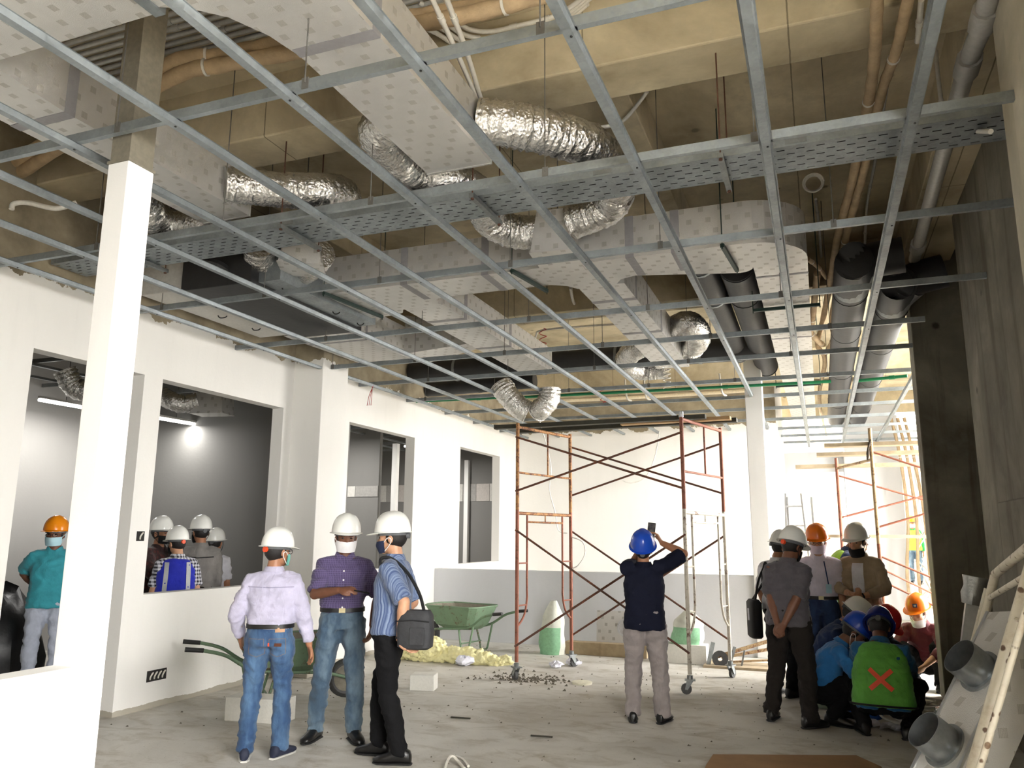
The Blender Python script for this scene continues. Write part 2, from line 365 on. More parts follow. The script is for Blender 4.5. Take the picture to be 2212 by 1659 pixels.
# corridor and bright hall beyond the back wall
PALEW = mat_plaster('toned_down_white_plaster', (206, 207, 208))  # white walls toned down in colour, standing in for weaker light there
struct(MB().box((-.9, 18.9, 0), (-.47, 19.1, 3.5)).box((.53, 18.9, 0), (.6, 19.1, 3.5)).box((-.47, 18.9, 3.05), (.53, 19.1, 3.5)).build('wall_corridor', PALEW), 'white wall with a doorway at the end of the corridor')
struct(MB().box((.55, 18.2, 0), (1.62, 18.9, 4.4)).build('wall_corridor_block', PALEW, bevel=.01), 'bright white column block beside the corridor doorway')
_fw = MB().box((-3, 24, 0), (.58, 24.2, 5)).box((.88, 24, 0), (2.6, 24.2, 5)).box((.58, 24, 0), (.88, 24.2, 1.7)).box((.58, 24, 2.95), (.88, 24.2, 5))
w1 = MB().box((.58, 24.02, 1.7), (.60, 24.08, 2.95)).box((.86, 24.02, 1.7), (.88, 24.08, 2.95)).box((.72, 24.02, 1.7), (.735, 24.08, 2.95))
for k in range(6): w1.box((.58, 24.02, 1.7+.245*k), (.88, 24.08, 1.72+.245*k))
struct(w1.build('window_1', PLASTER2), 'small barred bright window beyond the far doorway')
struct(_fw.build('wall_far_room', mat_plaster('beige_plaster', (206, 196, 176))), 'beige wall seen through the far doorway')
struct(MB().box((3.4, 13.65, 0), (3.6, 35, 5.25)).build('wall_hall_added', PLASTER2), 'pale wall added along the far hall to limit daylight')  # put in to narrow the bright opening and dim the corridor
struct(MB().box((2.3, 35, 0), (14, 35.3, 6)).build('wall_far_hall', mat_plaster('beige_plaster_b', (200, 190, 172))), 'sunlit beige wall at the end of the far hall')
struct(MB().box((-.75, YB+.2, 0), (-.68, 18.9, 5)).build('wall_corridor_side', PLASTER2), 'white side wall of the corridor')

# ------------------------------------------------------------------ suspended ceiling grid
grid = thing('ceiling_grid', (-2.5, 8, GZ), 'galvanised ceiling grid of crossing channels hung below the ducts', 'ceiling grid')
def channel_y(x, y0, y1):    # furring strip running away from the camera: shallow hat profile
    m = MB(); w_, h_ = .026, .03
    prof = [(-w_-.008, h_), (-w_, h_), (-w_*.8, 0), (w_*.8, 0), (w_, h_), (w_+.008, h_)]
    pts = [(x+a, GZ-.03+b) for a, b in prof]+[(x+a*.9, GZ-.03+b+.0025) for a, b in reversed(prof)]
    m.loft([[(a, y0, b) for a, b in pts], [(a, y1, b) for a, b in pts]])
    return m.build('furring_channel', GALV, grid, world=True)
def channel_x(y, x0, x1):    # C-shaped bearer across the room
    m = MB(); h_ = .05
    pts = [(0, 0), (.03, 0), (.03, .004), (.004, .004), (.004, h_-.004), (.03, h_-.004), (.03, h_), (0, h_)]
    m.loft([[(x0, y-.015+a, GZ+b) for a, b in pts], [(x1, y-.015+a, GZ+b) for a, b in pts]])
    return m.build('bearer_channel', GALV, grid, world=True)
GX = [.539-.6848*k for k in range(10)]
GY = [2.76, 4.0, 5.38, 6.9, 8.15, 9.28, 10.65, 12.0, 13.2, 14.5]
for i, x in enumerate(GX): channel_y(x, 1.2, YB-.02 if x < -.9 else 18.85)
channel_y(1.21, 9.8, 18.85)
for j, y in enumerate(GY):
    xe = .97 if y < 4.04 else 1.03 if y < 4.7 else 1.34 if y < 8.1 else 1.04 if y < 9.4 else 3.3
    channel_x(y, WL if y < 8.5 else WL2, xe)
for y in (15.8, 17.0, 18.2): channel_x(y, -.66, 3.3)
for i, x in enumerate(GX):     # screws at the crossings, hanger clips and rods on every second bearer
    for j, y in enumerate(GY):
        if y < 9: 
            MB().cyl((x+.008, y, GZ-.034), (x+.008, y, GZ-.028), .006, 8, ).build('screw', BLACKM, grid, world=True)
HR = simple('thin_steel_wire', (110, 108, 104), .5, .6)
for j, y in enumerate(GY[:7]):
    for k in range(6):
        x = .2-k*1.15-(j % 2)*.4
        if x < -5.6: continue
        m = MB(); m.box((x-.018, y-.019, GZ+.0), (x+.018, y-.015, GZ+.056)); m.cyl((x, y-.02, GZ+.03), (x, y-.02, 4.98), .0035, 6)
        m.build('hanger_rod', HR, grid, world=True)
# ------------------------------------------------------------------ perforated cable tray
tray = thing('cable_tray', (-2.4, 4.7, 3.85), 'perforated galvanised cable tray running across above the grid', 'cable tray')
def tray_seg(x0, x1):
    y0, y1, z = 4.52, 4.87, 3.85; m = MB()
    # bottom sheet with real slots: five rows, alternate rows staggered
    ys = [y0]
    rows = [y0+.045+k*.055 for k in range(6)]
    for r in rows: ys += [r-.005, r+.005]
    ys.append(y1)
    pitch, sl = .11, .045
    for i in range(len(ys)-1):
        a, b = ys[i], ys[i+1]
        if i % 2 == 0: m.add([(x0,a,z),(x1,a,z),(x1,b,z),(x0,b,z)], [(0,1,2,3)])
        else:
            off = .055 if (i//2) % 2 else 0; x = x0
            k = math.ceil((x0-off)/pitch)
            while x < x1:
                s0 = k*pitch+off; s1 = s0+sl
                e = min(max(s0, x), x1)
                if e > x: m.add([(x,a,z),(e,a,z),(e,b,z),(x,b,z)], [(0,1,2,3)])
                x = max(x, s1); k += 1
    for yy in (y0, y1): m.box((x0, yy-.0015, z), (x1, yy+.0015, z+.10))
    m.box((x0, y0, z+.098), (x1, y0+.015, z+.1)); m.box((x0, y1-.015, z+.098), (x1, y1, z+.1))
    m.build('tray_section', GALV, tray, world=True)
    MB().box((x1-.06, y0-.006, z+.012), (x1+.06, y0-.002, z+.09)).build('splice_plate', GALVD, tray, world=True)
for a in (-5.95, -3.55, -1.15, .0): tray_seg(a, {-5.95:-3.55, -3.55:-1.15, -1.15:.0, .0:1.33}[a])
for k, yy in enumerate((4.57, 4.62, 4.66, 4.71, 4.76, 4.81)): MB().tube(spline([(-5.9+i*.9, yy+.012*math.sin(i*1.7+k), 3.868+.004*(k % 2)) for i in range(9)], 4), .016, 8).build('power_cable', simple('black_cable_sheath', (20, 20, 21), .6), tray, smooth=60, world=True)
for x in (-.42, -2.02, -3.55, -5.1):
    m = MB(); m.bar((x, 4.44, 3.825), (x, 4.95, 3.825), .035, .03)
    m.build('support_strut', GALVD, tray, world=True)
    m = MB(); m.cyl((x, 4.46, 3.8), (x, 4.46, 4.98), .005, 6); m.cyl((x, 4.93, 3.8), (x, 4.93, 4.98), .005, 6); m.cyl((x,4.46,3.80),(x,4.46,3.815),.012,6); m.cyl((x,4.93,3.80),(x,4.93,3.815),.012,6)
    m.build('threaded_rod', simple('rusty_rod', (92, 60, 44), .6, .3, .3), tray, world=True)

# ------------------------------------------------------------------ rectangular foil-board ducts
def arc(cx, cy, r, a0, a1, n=6): return [(cx+r*math.cos(math.radians(a0+(a1-a0)*k/n)), cy+r*math.sin(math.radians(a0+(a1-a0)*k/n))) for k in range(n+1)]
def tape_x(par, x, y0, y1, z0, z1, w_=.07):   # band round a duct that runs along y, at y=x
    MB().box((y0-.003, x-w_/2, z0-.003), (y1+.003, x+w_/2, z1+.003)).build('joint_tape', TAPE, par, world=True)
def tape_y(par, x, y0, y1, z0, z1, w_=.07):
    MB().box((x-w_/2, y0-.003, z0-.003), (x+w_/2, y1+.003, z1+.003)).build('joint_tape', TAPE, par, world=True)
dn = thing('supply_duct', (-3.2, 2.4, 4.0), 'foil-board supply duct with two branches at the top left', 'air duct')
MB().prism([(-5.98, 1.85), (-2.9, 1.85), (-2.72, 1.9), (-2.72, 2.46), (-5.98, 2.46)], 4.0, 4.4).build('main_section', DUCT, dn, world=True)
MB().prism([(-1.86, 4.385), (-2.32, 4.385), (-2.32, 2.98), (-2.36, 2.78), (-2.45, 2.6), (-2.58, 2.48), (-2.72, 2.42), (-2.72, 1.92), (-2.2, 1.95), (-1.95, 2.1), (-1.86, 2.35)], 4.0, 4.34).build('branch_section', DUCT, dn, world=True)
MB().prism([(-3.92, 4.54), (-4.36, 4.54), (-4.36, 2.46), (-3.86, 2.46), (-3.9, 2.75), (-3.92, 2.95)], 4.0, 4.34).build('branch_section', DUCT, dn, world=True)
MB().box((-2.325, 4.385, 3.995), (-1.855, 4.4, 4.345)).build('end_cap', DUCT, dn, world=True)
MB().box((-4.365, 4.54, 3.995), (-3.915, 4.555, 4.345)).build('end_cap', DUCT, dn, world=True)
tape_x(dn, 2.95, -2.32, -1.86, 4.0, 4.34); tape_x(dn, 2.98, -4.36, -3.92, 4.0, 4.34)
MB().box((-2.76, 2.30, 3.99), (-2.70, 2.47, 4.41)).build('flange', GALV, dn, world=True)
for x, y in ((-2.1, 3.3), (-4.14, 3.6)):
    m = MB(); m.bar((x-.3, y, 3.985), (x+.3, y, 3.985), .03, .02)
    for s in (-.28, .28): m.cyl((x+s, y, 3.97), (x+s, y, 4.98), .004, 6)
    if y > 3.9: m.build('duct_hanger', BLACKM, dn, world=True)
dc = thing('main_duct', (-2.0, 6.25, 3.85), 'long foil-board main duct with rounded corner and two branches in the middle of the ceiling', 'air duct')
MB().prism([(-4.27, 6.03), (-.45, 6.03)]+arc(-.45, 6.51, .48, -90, 0, 8)+[(.03, 6.7), (-.40, 6.7), (-.40, 6.62)]+arc(-.52, 6.62, .12, 0, 90, 4)+[(-1.38, 6.5), (-1.52, 6.56), (-1.6, 6.7), (-1.95, 6.7), (-2.02, 6.58), (-2.15, 6.5), (-3.25, 6.5), (-3.33, 6.55), (-3.37, 6.75), (-3.8, 6.75), (-3.86, 6.85), (-4.0, 6.9), (-4.27, 6.92)], 3.85, 4.2).build('main_section', DUCT, dc, world=True)
MB().box((-.40, 6.7, 3.86), (.03, 16.0, 4.2)).build('main_section', DUCT, dc, world=True)
MB().box((-3.8, 6.75, 3.86), (-3.36, 10.2, 4.18)).build('branch_section', DUCT, dc, world=True)
MB().box((-1.95, 6.7, 3.86), (-1.52, 10.5, 4.18)).build('branch_section', DUCT, dc, world=True)
for x in (-.95, -1.32, -2.6, -3.4): tape_y(dc, x, 6.03, 6.5, 3.85, 4.2)
for y in (7.3, 8.6): tape_x(dc, y, -3.8, -3.36, 3.86, 4.18)
for y in (7.2, 8.5): tape_x(dc, y, -1.95, -1.52, 3.86, 4.18)
for y in (6.95, 9.3, 11.6): tape_x(dc, y, -.40, .03, 3.86, 4.2, .04)
DKGREEN = simple('dark_green_angle', (34, 56, 50), .5, .3)
for (x0, y0, x1, y1) in ((-2.32, 5.96, -2.22, 6.6), (-.58, 5.96, -.53, 6.6), (-4.2, 5.95, -4.1, 6.85), (-.5, 7.9, .12, 7.9), (-.5, 12.2, .12, 12.2)):
    m = MB(); m.bar((x0, y0, 3.83), (x1, y1, 3.83), .03, .03)
    for a, b in ((x0, y0), (x1, y1)): m.cyl((a, b, 3.8), (a, b, 4.98), .005, 6)
    m.build('duct_hanger', DKGREEN, dc, world=True)
# fan coil unit with insulated black base, its plenum and the rear duct
FCUW = simple('grey_painted_steel', (196, 194, 188), .45, .3, .1)
fc = thing('fan_coil_unit', (-5.0, 6.2, 3.76), 'long ceiling fan coil unit with black insulated underside beside the left wall', 'air conditioner')
MB().box((-5.8, 5.35, 3.8), (-5.28, 7.05, 4.2)).build('casing', FCUW, fc, world=True, bevel=.006)
MB().box((-5.28, 5.3, 3.77), (-4.5, 7.1, 4.22)).build('insulated_base', BLACKINS, fc, world=True, bevel=.006)
MB().box((-4.5, 5.4, 3.8), (-4.27, 7.0, 4.18)).build('discharge_collar', GALV, fc, world=True)
MB().box((-5.72, 5.7, 3.788), (-5.36, 6.5, 3.8)).build('access_panel', FCUW, fc, world=True, bevel=.003)
for y in (5.62, 6.1, 6.62): MB().tube(spline([(-5.56, y, 3.785), (-5.55, y+.02, 3.765), (-5.5, y+.03, 3.765), (-5.49, y+.05, 3.785)], 4), .006, 6).build('latch', BLACKM, fc, world=True)
for y in (5.6, 6.4, 6.85): MB().tube(spline([(-4.4, y, 3.795), (-4.39, y+.02, 3.775), (-4.36, y+.03, 3.775), (-4.35, y+.05, 3.795)], 4), .006, 6).build('latch', BLACKM, fc, world=True)
MB().tube(spline([(-5.025, 5.170, 4.000), (-4.813, 5.226, 3.950), (-4.787, 5.407, 3.920), (-4.873, 5.520, 4.100)], 6), .035, 8).build('drain_pipe', BLACKINS, fc, world=True)
MB().tube(spline([(-5.517, 5.546, 4.050), (-5.300, 5.511, 4.150), (-5.127, 5.630, 4.100), (-4.939, 5.525, 4.200)], 6), .05, 8).build('coolant_pipe', BLACKINS, fc, world=True)
dr = thing('return_duct', (-5.0, 8.0, 3.8), 'short return duct with a sunlit printed side beyond the fan coil unit', 'air duct')
MB().prism([(-5.55, 7.15), (-4.75, 7.15), (-4.75, 8.85), (-5.5, 8.85)], 3.82, 4.2).build('duct_body', DUCT, dr, world=True)
tape_x(dr, 7.6, -5.53, -4.75, 3.82, 4.2, .04)
MB().loft([[(-4.75, 8.5, 3.85), (-4.75, 9.1, 3.85), (-4.75, 9.1, 4.35), (-4.75, 8.5, 4.35)], [(-3.95, 8.65, 3.95), (-3.95, 8.95, 3.95), (-3.95, 8.95, 4.2), (-3.95, 8.65, 4.2)]]).build('transition', DUCT, dr, world=True)
MB().box((-5.5, 8.85, 3.84), (-4.75, 8.87, 4.18)).build('black_lining', BLACKINS, dr, world=True)
# ------------------------------------------------------------------ flexible foil ducts and their plenum boxes
def resample(pts, step):
    pts = [V(p) for p in pts]; out = [pts[0]]; acc = 0
    for a, b in zip(pts, pts[1:]):
        L = (b-a).length; d = step-acc
        while d <= L and L > 0: out.append(a.lerp(b, d/L)); d += step
        acc = (acc+L) % step if L else acc
    return out
def flex(pts, r, label, seed=1):
    random.seed(seed)
    pp = resample(spline(pts, 14), .016); N = len(pp); m = MB()
    rr = [r*(1+(.035 if i % 3 == 0 else -.02)+random.uniform(-.035, .035)) for i in range(N)]
    o0 = sum((V(p) for p in pp), V((0,0,0)))/N
    t = thing('flexible_duct', (o0.x, o0.y, o0.z), label, 'flexible duct', 'silver flexible ducts')
    m.tube(pp, rr, 26, cap=False, jit=.05); m.build('foil_sleeve', FLEX, t, smooth=70, world=True)
    for e in (0, -1):
        a = pp[e]; b = pp[e+3 if e == 0 else e-3]; d = (b-a).normalized()
        MB().tube([a-d*.004, a+d*.012], r*1.04, 26, cap=True).build('clamp_band', FLEX, t, smooth=40, world=True)
    return t
flex([(-1.860, 4.198, 4.188), (-1.671, 4.270, 4.170), (-1.471, 4.456, 4.170), (-1.283, 4.724, 4.170), (-1.228, 5.139, 4.160), (-1.356, 5.548, 4.120), (-1.704, 5.684, 4.080)], .142, 'fat silver flexible duct swinging right from the duct end in the upper middle', 1)
flex([(-2.32, 3.95, 4.17), (-2.5, 4.05, 4.16), (-2.513, 4.323, 4.140), (-2.481, 4.563, 4.120), (-2.281, 4.749, 4.100), (-2.229, 5.088, 4.100), (-2.302, 5.464, 4.080), (-2.195, 5.678, 4.060), (-2.016, 5.739, 4.050)], .135, 'silver flexible duct bulging left below the duct end in the upper middle', 2)
flex([(-3.920, 4.257, 4.129), (-3.777, 4.417, 4.150), (-3.552, 4.560, 4.150), (-3.350, 4.681, 4.170), (-3.374, 4.976, 4.250), (-3.702, 5.426, 4.300)], .13, 'silver flexible duct leaving the right side of the left branch duct', 3)
flex([(-4.36, 3.95, 4.15), (-4.6, 4.1, 4.12), (-4.822, 4.507, 4.100), (-4.804, 4.688, 4.080), (-4.528, 4.727, 4.080), (-4.314, 4.826, 4.120)], .13, 'silver flexible duct half hidden behind the slender near column', 4)
flex([(-4.367, 5.214, 4.080), (-4.489, 5.424, 4.020), (-4.488, 5.703, 3.980), (-4.280, 5.730, 4.000), (-3.977, 5.540, 4.060)], .14, 'silver flexible duct looping under the tray above the fan coil unit', 5)
flex([(-1.520, 9.313, 4.079), (-1.288, 9.052, 4.060), (-1.270, 9.590, 4.020), (-1.512, 10.122, 4.000), (-1.859, 10.371, 4.000)], .15, 'silver flexible duct curling to the right of the middle branch duct', 6)
flex([(-1.942, 9.863, 4.050), (-2.198, 10.053, 4.020), (-2.415, 10.637, 4.000), (-2.293, 11.080, 3.980), (-1.930, 11.105, 3.980)], .14, 'silver flexible duct sagging to the left of the middle branch duct', 7)
flex([(-4.165, 10.300, 3.738), (-4.049, 10.300, 3.576), (-3.898, 10.350, 3.409), (-3.790, 10.400, 3.344)], .16, 'left of the two crumpled foil duct ends hanging through the grid', 8)
flex([(-3.440, 10.350, 3.649), (-3.454, 10.350, 3.504), (-3.551, 10.350, 3.391), (-3.651, 10.400, 3.337)], .15, 'right of the two crumpled foil duct ends hanging through the grid', 9)
def plenum(c, d, label, rz=0, taper=.7):
    t = thing('plenum_box', c, label, 'plenum box', rz=rz)
    a, b, h = d[0]/2, d[1]/2, d[2]/2
    MB().loft([[(-a,-b,-h),(a,-b,-h),(a,b,-h),(-a,b,-h)], [(-a*taper,-b,h),(a*taper,-b,h),(a*taper,b,h),(-a*taper,b,h)]], True).build('box_body', DUCT, t)
    MB().box((-a-.01, -b-.01, -h-.012), (a+.01, b+.01, -h)).build('rim', DUCT, t)
    MB().cyl((0, 0, h), (0, 0, 4.99-c[2]), .005, 6).build('hanger_rod', HR, t)
    return t
plenum((-1.874, 5.851, 4.000), (.34, .5, .34), 'foil-board plenum box between two flexible ducts under the tray', .1)
plenum((-4.095, 5.468, 4.050), (.36, .36, .3), 'pale plenum box tilted above the looping flexible duct', .5)
# ------------------------------------------------------------------ black insulated pipes
def pipe(name, label, cat, pts, r, mat, n=16, sm=60, rings=(), group=None, ringmat=None):
    o0 = V(pts[0]); t = thing(name, tuple(o0), label, cat, group)
    MB().tube(pts, r, n).build('pipe_run', mat, t, smooth=sm, world=True)
    P_ = [V(p) for p in pts]
    for f in rings:
        L = (P_[-1]-P_[0]); c = P_[0]+L*f; d = L.normalized()
        MB().tube([c-d*.02, c+d*.02], (r if not isinstance(r, list) else r[0])*1.05, n).build('joint_band', ringmat or mat, t, smooth=sm, world=True)
    return t
BP = 'black insulated pipes'
pipe('insulated_pipe', 'wide black insulated pipe crossing behind the branch ducts', 'pipe', [(-5.86, 10.75, 4.12), (-.62, 10.75, 4.12)], .17, BLACKINS, 18, rings=(.15, .42, .63, .66, .85), group=BP, ringmat=GALVD)
pipe('insulated_pipe', 'lower black insulated pipe near the left wall with red ribbon', 'pipe', [(-5.86, 11.3, 3.95), (-4.0, 11.3, 3.98)], .12, BLACKINS, 16, rings=(.5,), group=BP)
pipe('insulated_pipe', 'thinner black pipe running away left of the rounded duct corner', 'pipe', [(-.93, 7.2, 4.2), (-.93, 11.2, 4.15)], .14, BLACKINS, 18, rings=(.04, .3, .97), group=BP, ringmat=GALV)
pipe('insulated_pipe', 'thick open-ended black pipe running away inside the rounded duct corner', 'pipe', [(-.60, 7.4, 4.15), (-.62, 12.2, 4.15)], .16, BLACKINS, 20, rings=(.01, .2, .99), group=BP)
def elbowpipe(x, y0, y1, z, r, label, up):
    pts = spline([(x, y1, z), (x, y0+.35, z), (x+.03, y0+.1, z+.02), (x+.15, y0-.06, z+.1), (x+.45, y0-.1, z+up)], 8)
    t = pipe('insulated_pipe', label, 'pipe', pts, r, BLACKINS, 20, group=BP)
    for yy in (y0+.5, y0+2.2, y0+4.6, y0+7.5): MB().tube([(x, yy, z), (x, yy+.035, z)], r*1.03, 20).build('joint_band', BLACKM, t, smooth=60, world=True)
    MB().tube(spline([(x, y0+.38, z-.004), (x+.03, y0+.12, z+.016), (x+.15, y0-.04, z+.09)], 5), r*1.02, 20).build('metal_elbow', GALVD, t, smooth=60, world=True)
elbowpipe(.43, 8.0, 18.1, 4.12, .17, 'left of the two big black pipes running away beside the pier', .12)
elbowpipe(.86, 8.7, 18.1, 4.1, .17, 'right of the two big black pipes running away beside the pier', .16)
# ------------------------------------------------------------------ beige wrapped refrigerant pipes
def wrapped(pts, r, label, k=10):
    pp = spline(pts, k); t = thing('wrapped_pipe', tuple(pp[0]), label, 'pipe', 'beige wrapped refrigerant pipes')
    rr = [r*(1+.06*math.sin(i*1.7)) for i in range(len(pp))]
    MB().tube(pp, rr, 12).build('pipe_run', BEIGEP, t, smooth=70, world=True)
    for i in range(len(pp)//4, len(pp)-2, max(4, len(pp)//3)):
        d = (pp[i+1]-pp[i]).normalized(); MB().tube([pp[i]-d*.008, pp[i]+d*.008], r*1.14, 12).build('strap', PVC, t, smooth=70, world=True)
    return t
wrapped([(0.454, 3.909, 4.400), (0.446, 4.128, 4.400), (0.462, 4.608, 4.400), (0.456, 5.190, 4.400), (0.397, 6.311, 4.380), (0.315, 7.397, 4.360), (0.260, 8.710, 4.340), (0.172, 10.667, 4.340), (0.107, 11.459, 4.250), (0.202, 12.353, 4.200), (0.121, 15.792, 4.300), (0.161, 18.923, 4.300), (0.274, 22.469, 4.300)], .034, 'beige wrapped pipe dropping nearly straight from the top edge at the right')
wrapped([(0.627, 3.974, 4.400), (0.598, 4.185, 4.400), (0.577, 4.651, 4.400), (0.526, 5.129, 4.400), (0.465, 6.336, 4.380), (0.386, 7.423, 4.360), (0.338, 8.739, 4.340), (0.283, 10.317, 4.300), (0.300, 10.903, 4.200), (0.213, 11.779, 4.200)], .032, 'beige wrapped pipe slanting in from the top right to join its twin')
wrapped([(0.038, 7.902, 4.300), (0.123, 8.209, 4.320), (0.214, 8.694, 4.340)], .022, 'short beige wrapped pipe joining from the rounded duct corner')
wrapped([(0.121, 8.375, 4.300), (0.054, 9.854, 4.200), (0.020, 10.221, 4.150), (0.097, 10.540, 4.100), (0.175, 11.266, 4.200)], .035, 'beige wrapped pipe looping down left of the black pipes')
wrapped([(-6.0, 4.15, 4.62), (-3.940, 3.602, 4.660), (-3.461, 3.648, 4.680), (-2.904, 3.679, 4.680), (-2.397, 3.731, 4.680), (-2.071, 3.750, 4.680), (-1.680, 3.793, 4.680), (-1.216, 3.776, 4.680)], .055, 'upper beige wrapped pipe crossing the top left')
wrapped([(-6.0, 4.2, 4.55), (-3.961, 3.633, 4.580), (-3.433, 3.626, 4.600), (-2.831, 3.682, 4.600), (-2.369, 3.692, 4.600), (-2.045, 3.705, 4.600), (-1.652, 3.731, 4.600), (-1.196, 3.713, 4.600)], .05, 'lower beige wrapped pipe crossing the top left')
# ------------------------------------------------------------------ plastic drain pipes and conduits
def conduit(pts, r, label, mat=PVC, couple=(), k=6, nm='conduit', group='white plastic conduits'):
    pp = spline(pts, k); t = thing(nm, tuple(pp[0]), label, 'conduit', group)
    MB().tube(pp, r, 10).build('tube_run', mat, t, smooth=60, world=True)
    for i in couple:
        i = min(int(i*len(pp)), len(pp)-2); d = (pp[i+1]-pp[i]).normalized()
        MB().tube([pp[i]-d*r*1.6, pp[i]+d*r*1.6], r*1.3, 10).build('coupling', mat, t, smooth=60, world=True)
    return t
t = conduit([(0.982, 4.107, 4.400), (0.998, 4.582, 4.400), (0.989, 5.217, 4.400), (1.048, 8.565, 4.400)], .055, 'thick grey drain pipe running away along the right wall', PVCG, (.3, .62, .9), nm='drain_pipe', group='drain pipes')
ORD = ['topmost', 'second', 'third', 'fourth', 'fifth', 'sixth', 'seventh', 'eighth', 'lowest']
for k in range(9):
    y = 3.42+.062*k
    conduit([(-6.0, y+.03, 4.9), (-4.6, y, 4.9), (-3.0, y+.01, 4.9), (-2.0, y+.0, 4.9)], .017, f'{ORD[k]} of the nine parallel conduits under the slab at the top left', PVCG, (.45+.03*k,))
for k in range(4):
    conduit([(-2.151, 3.887, 4.900), (-2.050, 4.044, 4.900), (-1.973, 4.233, 4.900), (-1.841, 4.314, 4.900), (-1.647, 4.320, 4.900), (-1.423, 4.319, 4.900), (-1.247, 4.250, 4.900), (-1.030, 4.107, 4.900)] if k == 0 else [V(p)+V((-.045*k, .055*k, 0)) for p in ((-2.151, 3.887, 4.900), (-2.050, 4.044, 4.900), (-1.973, 4.233, 4.900), (-1.841, 4.314, 4.900), (-1.647, 4.320, 4.900), (-1.423, 4.319, 4.900), (-1.247, 4.250, 4.900), (-1.030, 4.107, 4.900))],
            .016, ['first', 'second', 'third', 'fourth'][k]+' conduit from the frame edge in the bent fan at the top middle', PVC, (.55, .68))
for k, pp_ in enumerate(([(-1.766, 3.289, 4.450), (-1.853, 3.820, 4.450), (-1.944, 4.336, 4.450)], [(-1.691, 3.317, 4.450), (-1.796, 3.841, 4.450), (-1.921, 4.345, 4.450)])):
    conduit(pp_, .016, ['left', 'right'][k]+' white conduit sloping down beside the middle branch duct', PVC, (.3,))
conduit([(0.671, 4.270, 4.440), (0.683, 4.481, 4.440), (0.692, 4.663, 4.440)], .016, 'short white conduit stub clipped to the beam at the top right', PVC, (.5,))
conduit([(0.930, 5.554, 4.883), (0.930, 5.574, 4.722), (0.930, 5.533, 4.391), (0.940, 5.415, 4.244), (0.950, 5.088, 4.054), (0.955, 4.444, 3.714)], .014, 'white conduit bending against the right wall above the tray', PVC, (.35,))
conduit([(-1.343, 5.253, 4.600), (-1.180, 5.259, 4.620), (-0.940, 4.981, 4.650)], .014, 'white conduit slanting beneath the big concrete beam', PVC)
conduit([(-5.700, 3.950, 4.076), (-5.700, 3.963, 4.127), (-5.650, 4.037, 4.158), (-5.400, 4.086, 4.094), (-5.300, 4.179, 4.163)], .02, 'white conduit elbow near the top of the left wall', PVC)
conduit([(0.643, 5.872, 4.850), (0.635, 7.109, 4.850), (0.618, 8.161, 4.850), (0.658, 9.420, 4.850)], .014, 'thin grey conduit clipped under the slab right of the beige pipes', PVCG, (.5, .8))
conduit([(0.146, 7.752, 4.850), (0.177, 8.649, 4.850), (0.210, 10.308, 4.850)], .014, 'thin grey conduit below the white cable coil', PVCG, (.3,))
conduit([(-2.680, 8.878, 4.600), (-2.810, 9.408, 4.600), (-2.814, 9.676, 4.550)], .02, 'white conduit stub dropping behind the main duct', PVC)
conduit([(-3.809, 10.746, 4.300), (-3.599, 10.210, 4.400), (-3.417, 10.123, 4.450), (-2.444, 10.197, 4.460), (-1.764, 10.266, 4.460)], .014, 'white conduit running level behind the branch ducts', PVC)
conduit([(-5.525, 14.355, 4.200), (-3.774, 14.499, 4.200), (-2.195, 14.509, 4.200), (-0.882, 14.465, 4.200)], .035, 'pale horizontal pipe low over the back wall', simple('cream_pipe', (220, 206, 176), .5), nm='drain_pipe', group='drain pipes')
for k, dx in enumerate((0, .31, 1.5)):
    conduit([V(p)+V((dx, 0, 0)) for p in ((-2.836, 12.400, 4.126), (-2.811, 12.400, 3.834), (-2.759, 12.500, 3.786))], .015, ['left', 'middle', 'right'][k]+' short white conduit drop over the back wall', PVC)
# white cable coil and red cable curls
def coil(pts_fn, n, r, name, mat, label, cat='cable'):
    pts = [pts_fn(i/n) for i in range(n+1)]
    o = MB(); o.tube(pts, r, 6); c = V(pts[0]); t = thing(name, tuple(c), label, cat); o.build('cable_loop', mat, t, smooth=60, world=True); return t
c0 = V((0.118, 6.794, 4.600))
coil(lambda f: c0+V((.085*math.cos(f*26)*(1-.2*f), .02*f, .085*math.sin(f*26)*(1-.2*f))), 90, .008, 'cable_coil', PVC, 'white cable coil hanging below the tray at the right')
RED = simple('red_cable', (150, 30, 26), .5)
for (p, dz, lab) in (((-3.464, 10.120, 4.300), .18, 'red cable curl hanging behind the first branch duct'), ((-3.229, 12.500, 3.897), .12, 'small red cable curl hanging before the back wall')):
    c1 = V(p); coil(lambda f: c1+V((.05*math.sin(f*22), .03*math.cos(f*22), (.5-f)*dz*2)), 70, .006, 'cable_curl', RED, lab)
m = MB()
for k in range(3): m.tube(spline([V((-5.62+.01*k, 9.2, 3.625)), V((-5.62-.02*k, 9.2, 3.5)), V((-5.63-.03*k, 9.2, 3.35))], 6), [.004]*13, 4)
t = thing('ribbon', (-5.62, 9.2, 3.62), 'red ribbon tied to a furring strip near the left wall', 'ribbon'); m.build('ribbon_tail', RED, t, world=True)
GREEN = simple('green_pipe', (22, 122, 78), .45)
for (a, b, lab) in (((-5.993, 10.954, 3.700), (-4.337, 11.070, 3.700), 'short green pipe lying on the grid near the left wall'), ((-4.435, 11.124, 3.700), (0.243, 11.333, 3.700), 'long green pipe lying along a bearer over the scaffold'), ((0.563, 11.410, 3.700), (1.169, 11.255, 3.700), 'green pipe end lying on the grid by the pier')):
    conduit([a, b], .022, lab, GREEN, (.5,), 3, group='green pipes')
coil(lambda f: V((-1.905, 10.964, 3.950))+V((.05*math.sin(f*30), .03*math.cos(f*30), -.28*f)), 80, .008, 'cable_curl', PVC, 'white curly cable hanging from the flexible duct')
WIRE = simple('white_cable', (226, 224, 218), .45)
